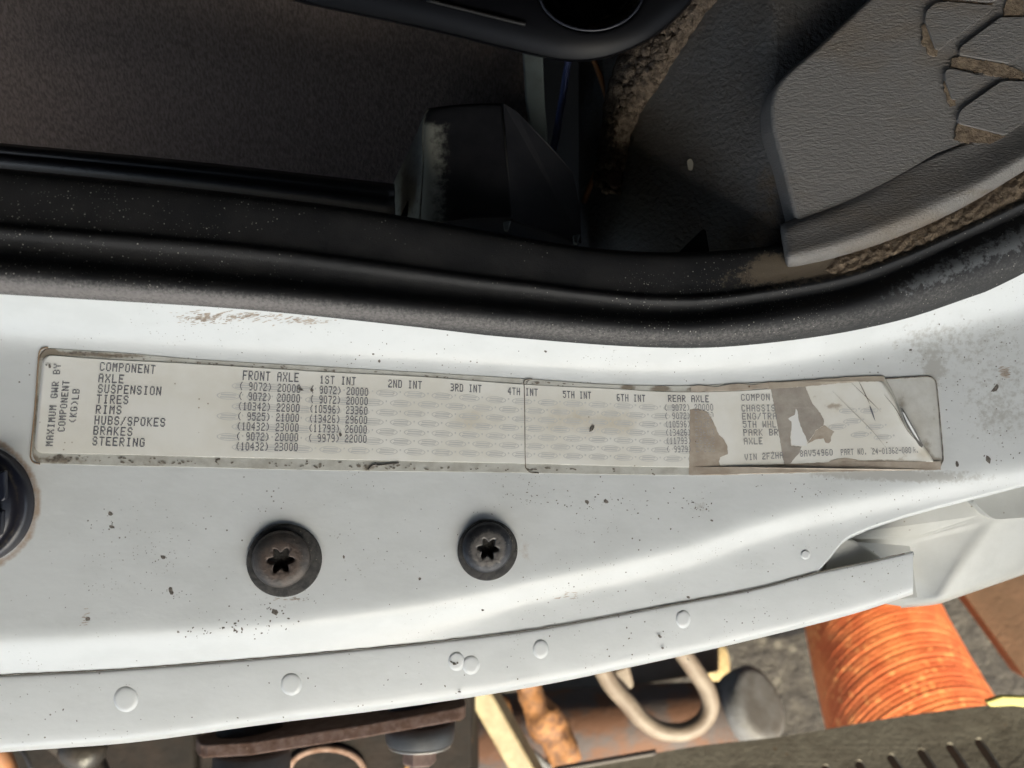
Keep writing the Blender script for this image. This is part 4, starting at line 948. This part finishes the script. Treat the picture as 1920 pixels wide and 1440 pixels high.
def lump(name, cx, cy, rx, ry, z, label, mat=PATCH):
    V, F = [], []; nu, nv_ = 20, 12
    for i in range(nv_+1):
        for k in range(nu):
            th = math.pi*i/nv_; a = 2*math.pi*k/nu
            d = Vector((math.sin(th)*math.cos(a), math.sin(th)*math.sin(a), math.cos(th)))
            q = 1 + .35*noise.noise(d*1.7 + Vector((cx, cy, 0)))
            c0 = Vector(P(cx, cy, z)); V.append(c0 + Vector((d.x*R(rx, z), d.y*R(ry, z), d.z*R(min(rx, ry), z)))*q)
    for i in range(nv_):
        for k in range(nu): F.append((i*nu+k, i*nu+nu+k, i*nu+nu+(k+1) % nu, i*nu+(k+1) % nu))
    o = obj(name, V, F, mat); return tag(o, label, "lump")
lump("sunlit_patch", 1338, 1240, 26, 44, -.56, "sunlit ground patch made as a pale yellow stone on the ground behind the hook")  # yellow lump stands in for a patch of sunlit ground

# orange ribbed hose
cA, cB = Vector(P(1618, 1120, -.478)), Vector(P(1688, 1350, -.428))
NR = 300; path = []; rad = []
for i in range(NR+1):
    t = -.45 + 2.0*i/NR; path.append(cA + (cB - cA)*t + Vector((0.006*t*t, 0, 0)))
    rad.append((0.058 + 0.012*t) * (1 + 0.0019*math.sin(i*2*math.pi/6.0) + 0.0013*math.sin(i*.37 + 2*math.sin(i*.11)) + .004*noise.noise((i*.16, 0, 0))))
V, F = tubedata(path, rad, 72); T_ = (cB - cA).normalized()
V = [v_ - T_ * max(-.02, v_.z - path[min(NR, i//72)].z) * .75 for i, v_ in enumerate(V)]
oh = obj("ribbed_hose", V, F, ORANGE); tag(oh, "large orange finely ribbed hose standing in sunlight under the corner", "hose")

o = ngonslab("tan_panel", rounded([(1775, 1070), (2050, 960), (2120, 1330), (1925, 1275)], 6), lambda a, b: -.52 + .00036*(b-960), .02, BOARD, None, .005); tag(o, "tan brown board leaning at the right edge below the boxed corner", "board")

# perforated step
sp = cur((1000, 1452), (1212, 1415), (1300, 1400), (1471, 1380), (1689, 1343), (1841, 1323), (2050, 1290))
cvd = bpy.data.curves.new("step_shape", 'CURVE'); cvd.dimensions = '2D'; cvd.fill_mode = 'BOTH'; cvd.extrude = 0
zst = lambda a, b=None: -.27 + .00022*((b if b is not None else float(sp(a))) - 1452 + .155*(a-1000))
def addpoly(poly):
    s2 = cvd.splines.new('POLY'); s2.points.add(len(poly)-1)
    for q, (a, b) in zip(s2.points, poly):
        q.co = (a/1000, b/1000, 0, 1)
    s2.use_cyclic_u = True
addpoly([(x, float(sp(x))) for x in np.arange(1040, 2060, 20.0)] + [(2050, 1480), (1040, 1500)])
for (x0, y0), (x1, y1) in (((1836, 1392), (1872, 1446)), ((1782, 1401), (1818, 1455)), ((1728, 1411), (1760, 1459)), ((1671, 1421), (1699, 1462)), ((1611, 1433), (1633, 1466)), ((1548, 1441), (1566, 1468))):
    d = Vector((x1-x0, y1-y0)).normalized(); nn = Vector((-d.y, d.x)); r = 8.5; poly = []
    for k in range(9):
        a = math.pi*k/8; q = Vector((x0, y0)) - d*r*math.sin(a)*1.0 + nn*r*math.cos(a); poly.append((q.x, q.y))
    for k in range(9):
        a = math.pi*k/8; q = Vector((x1, y1)) + d*r*math.sin(a) - nn*r*math.cos(a); poly.append((q.x, q.y))
    addpoly(poly)
tmp = bpy.data.objects.new("step_tmp", cvd); COL.objects.link(tmp)
dg = bpy.context.evaluated_depsgraph_get(); me = bpy.data.meshes.new_from_object(tmp.evaluated_get(dg))
bpy.data.objects.remove(tmp)
for v_ in me.vertices: v_.co = P(v_.co.x*1000, v_.co.y*1000, zst(v_.co.x*1000, v_.co.y*1000))
me.flip_normals(); me.polygons.foreach_set('use_smooth', [False]*len(me.polygons)); me.materials.clear(); me.materials.append(STEP)
stp = bpy.data.objects.new("step_plate", me); COL.objects.link(stp); solid(stp, .003)
tag(stp, "dusty grey metal step plate with a row of slanted slots at the bottom edge", "step plate")
ngonslab("slot_shade", [(1480, 1425), (1900, 1372), (2050, 1372), (2050, 1490), (1480, 1500)], lambda a, b: zst(a, b) - .014, .002, M("slot_dark", (.035, .016, .010), (.018, .010, .008), 60, .8), stp)  # dark sheet added so the slots look shaded
tube("rolled_edge", [P(x, float(sp(x)) - 1, zst(x) - .001) for x in np.arange(1040, 1240, 10.0)], .0022, M("dark_edge", (.06, .05, .05), rough=.6), stp, 10).location = (0, 0, 0)
o = ngonslab("sunlit_sliver", [(1850, 1316), (1880, 1306), (1960, 1308), (1960, 1330), (1900, 1324), (1858, 1326)], -.24, .004, M("sunlit_yellow", (.36, .32, .09), rough=.5), None, .001); tag(o, "small sliver painted sunlit yellow behind the step plate", "strip")  # sunlit sliver, its sunlight put into the yellow colour
